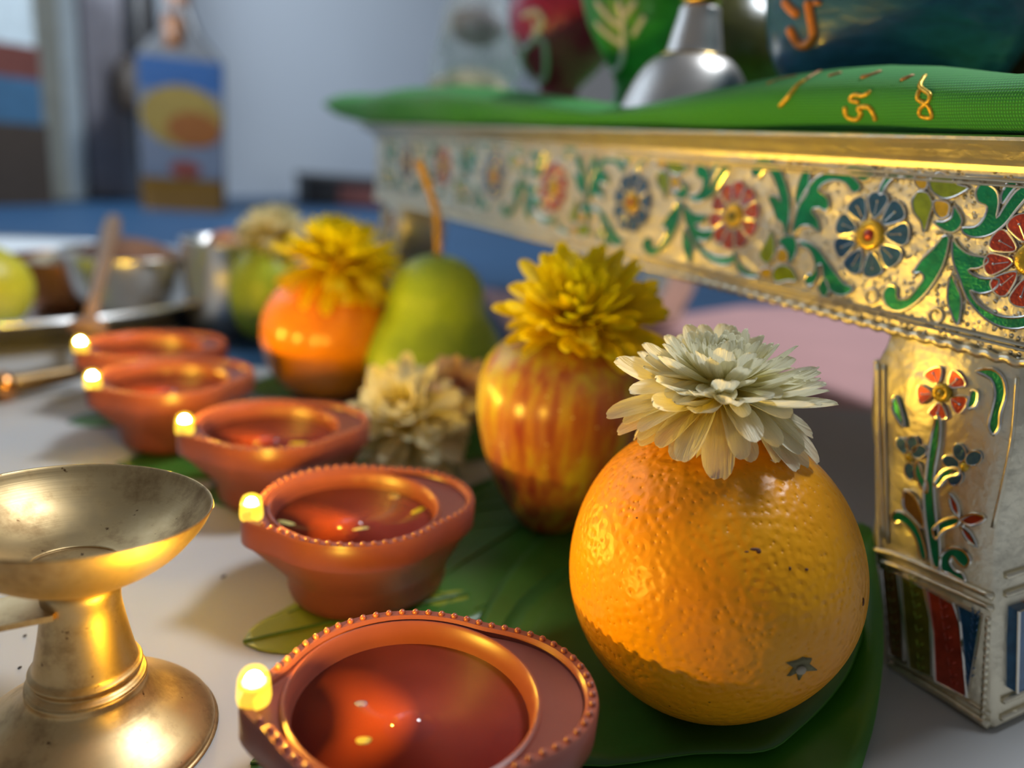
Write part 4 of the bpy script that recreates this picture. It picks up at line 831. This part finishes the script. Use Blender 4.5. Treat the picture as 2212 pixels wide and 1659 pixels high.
mb = MB(); rbox(mb, hw, hd, 300 * K, 352 * K, 18 * K, 40 * K, 34 * K); rbox(mb, 40 * K, 34 * K, 352 * K, 402 * K, 16 * K, 22 * K, 22 * K); part('bottle_shoulder', mb, M['clear'], t, ang=40)
mb = MB(); mb.lathe([(.001, 402 * K), (23 * K, 402 * K), (23 * K, 445 * K), (20 * K, 450 * K), (.001, 450 * K)], 24); part('cap', mb, M['cap'], t, ang=40)
mb = MB(); mb.box((-28 * K, -44 * K, 306 * K), (6 * K, -38 * K, 380 * K)); o = part('handle_grip', mb, M['cap'], t); 
mb = MB(); mb.box((-hw * .95, -hd - .002, 68 * K), (hw * .95, -hd + .001, 300 * K)); lb = part('label', mb, M['b_pale'], t, False)
def disc(name, x, z, rx, rz, y, mat, a0=0, a1=2 * PI):
    mb = MB(); n = 28; pts = [(x + rx * math.cos(lerp(a0, a1, k / n)), z + rz * math.sin(lerp(a0, a1, k / n))) for k in range(n)]; slab_poly2 = [(p[0], y, p[1]) for p in pts] + [(p[0], y + .002, p[1]) for p in pts]
    mb.add(slab_poly2, [tuple(range(n))] + [(i, (i + 1) % n, n + (i + 1) % n, n + i) for i in range(n)]); return part(name, mb, mat, lb, False)
mb = MB(); mb.box((-hw * .95, -hd - .0026, 240 * K), (hw * .95, -hd - .0018, 300 * K)); part('label_band', mb, M['b_blue'], lb, False)
disc('label_emblem', 0, 190 * K, 78 * K, 60 * K, -hd - .0034, M['b_yellow']); disc('label_patch', 22 * K, 166 * K, 52 * K, 34 * K, -hd - .0042, M['b_orange']); disc('label_dot', 4 * K, 86 * K, 30 * K, 18 * K, -hd - .0034, M['b_red'])
# black strap and far left things on the wall side
o = wpt(284) + wn * .05; t = thing('black_umbrella', 'closed black umbrella hanging on the wall left of the oil bottle', 'umbrella', (o.x, o.y, .02))
mb = MB(); mb.tube([(0, 0, 0), (0, 0, .05), (.004, 0, .3), (0, 0, .62)], [.012, .02, .026, .015], 12); part('folded_canopy', mb, M['black'], t)
o2 = wpt(252) + wn * .055 - o; mb = MB(); mb.ball((o2.x, o2.y, .19), (.034, .025, .055), 14, 8); part('wrist_bag', mb, M['darkbrown'], t); mb = MB(); mb.tube([(0, 0, .6), (.0, .0, .75), (.02, .02, .78)], .007, 8); part('handle', mb, M['maroonwood'], t)
o = wpt(-4) + wn * .07; t = thing('shelf_stack', 'small wooden rack at the far left edge holding folded cloths', 'rack', (o.x, o.y, -.004)); yaw = math.atan2(wd.y, wd.x); t.rotation_euler = (0, 0, yaw)
mb = MB(); mb.box((-.16, -.05, 0), (.018, .05, .13)); part('cabinet', mb, M['darkbrown'], t, False)
mb = MB(); mb.box((-.15, -.045, .13), (.014, .045, .20)); part('folded_blue_cloth', mb, plain('dark_blue_cloth', (0.04, 0.12, 0.22), .8), t, False)
mb = MB(); mb.box((-.15, -.045, .20), (.016, .045, .25)); part('folded_brown_cloth', mb, plain('red_brown_cloth', (0.14, 0.04, 0.03), .8), t, False)
mb = MB(); mb.box((-.15, -.045, .25), (.01, .045, .46)); part('folded_pale_cloth', mb, M['pale'], t, False)
# specks on the white cloth
for px, py, s, lab_ in ((483, 1247, .0011, 'larger dark crumb on the white cloth between the brass dish and second lamp'), (54, 1375, .0006, 'tiny dark crumb just under the brass handle'), (43, 1444, .0006, 'tiny dark crumb just behind the brass foot')):
    mb = MB(); mb.ball((0, 0, .0003), (s * .4, s, .0004), 8, 4); o = link('crumb', mb.mesh('crumb', M['darkbrown'])); o.location = at(px, py, 0); o.rotation_euler = (0, 0, -.5); tag(o, lab_, 'crumb', 'dark crumbs on the white cloth')
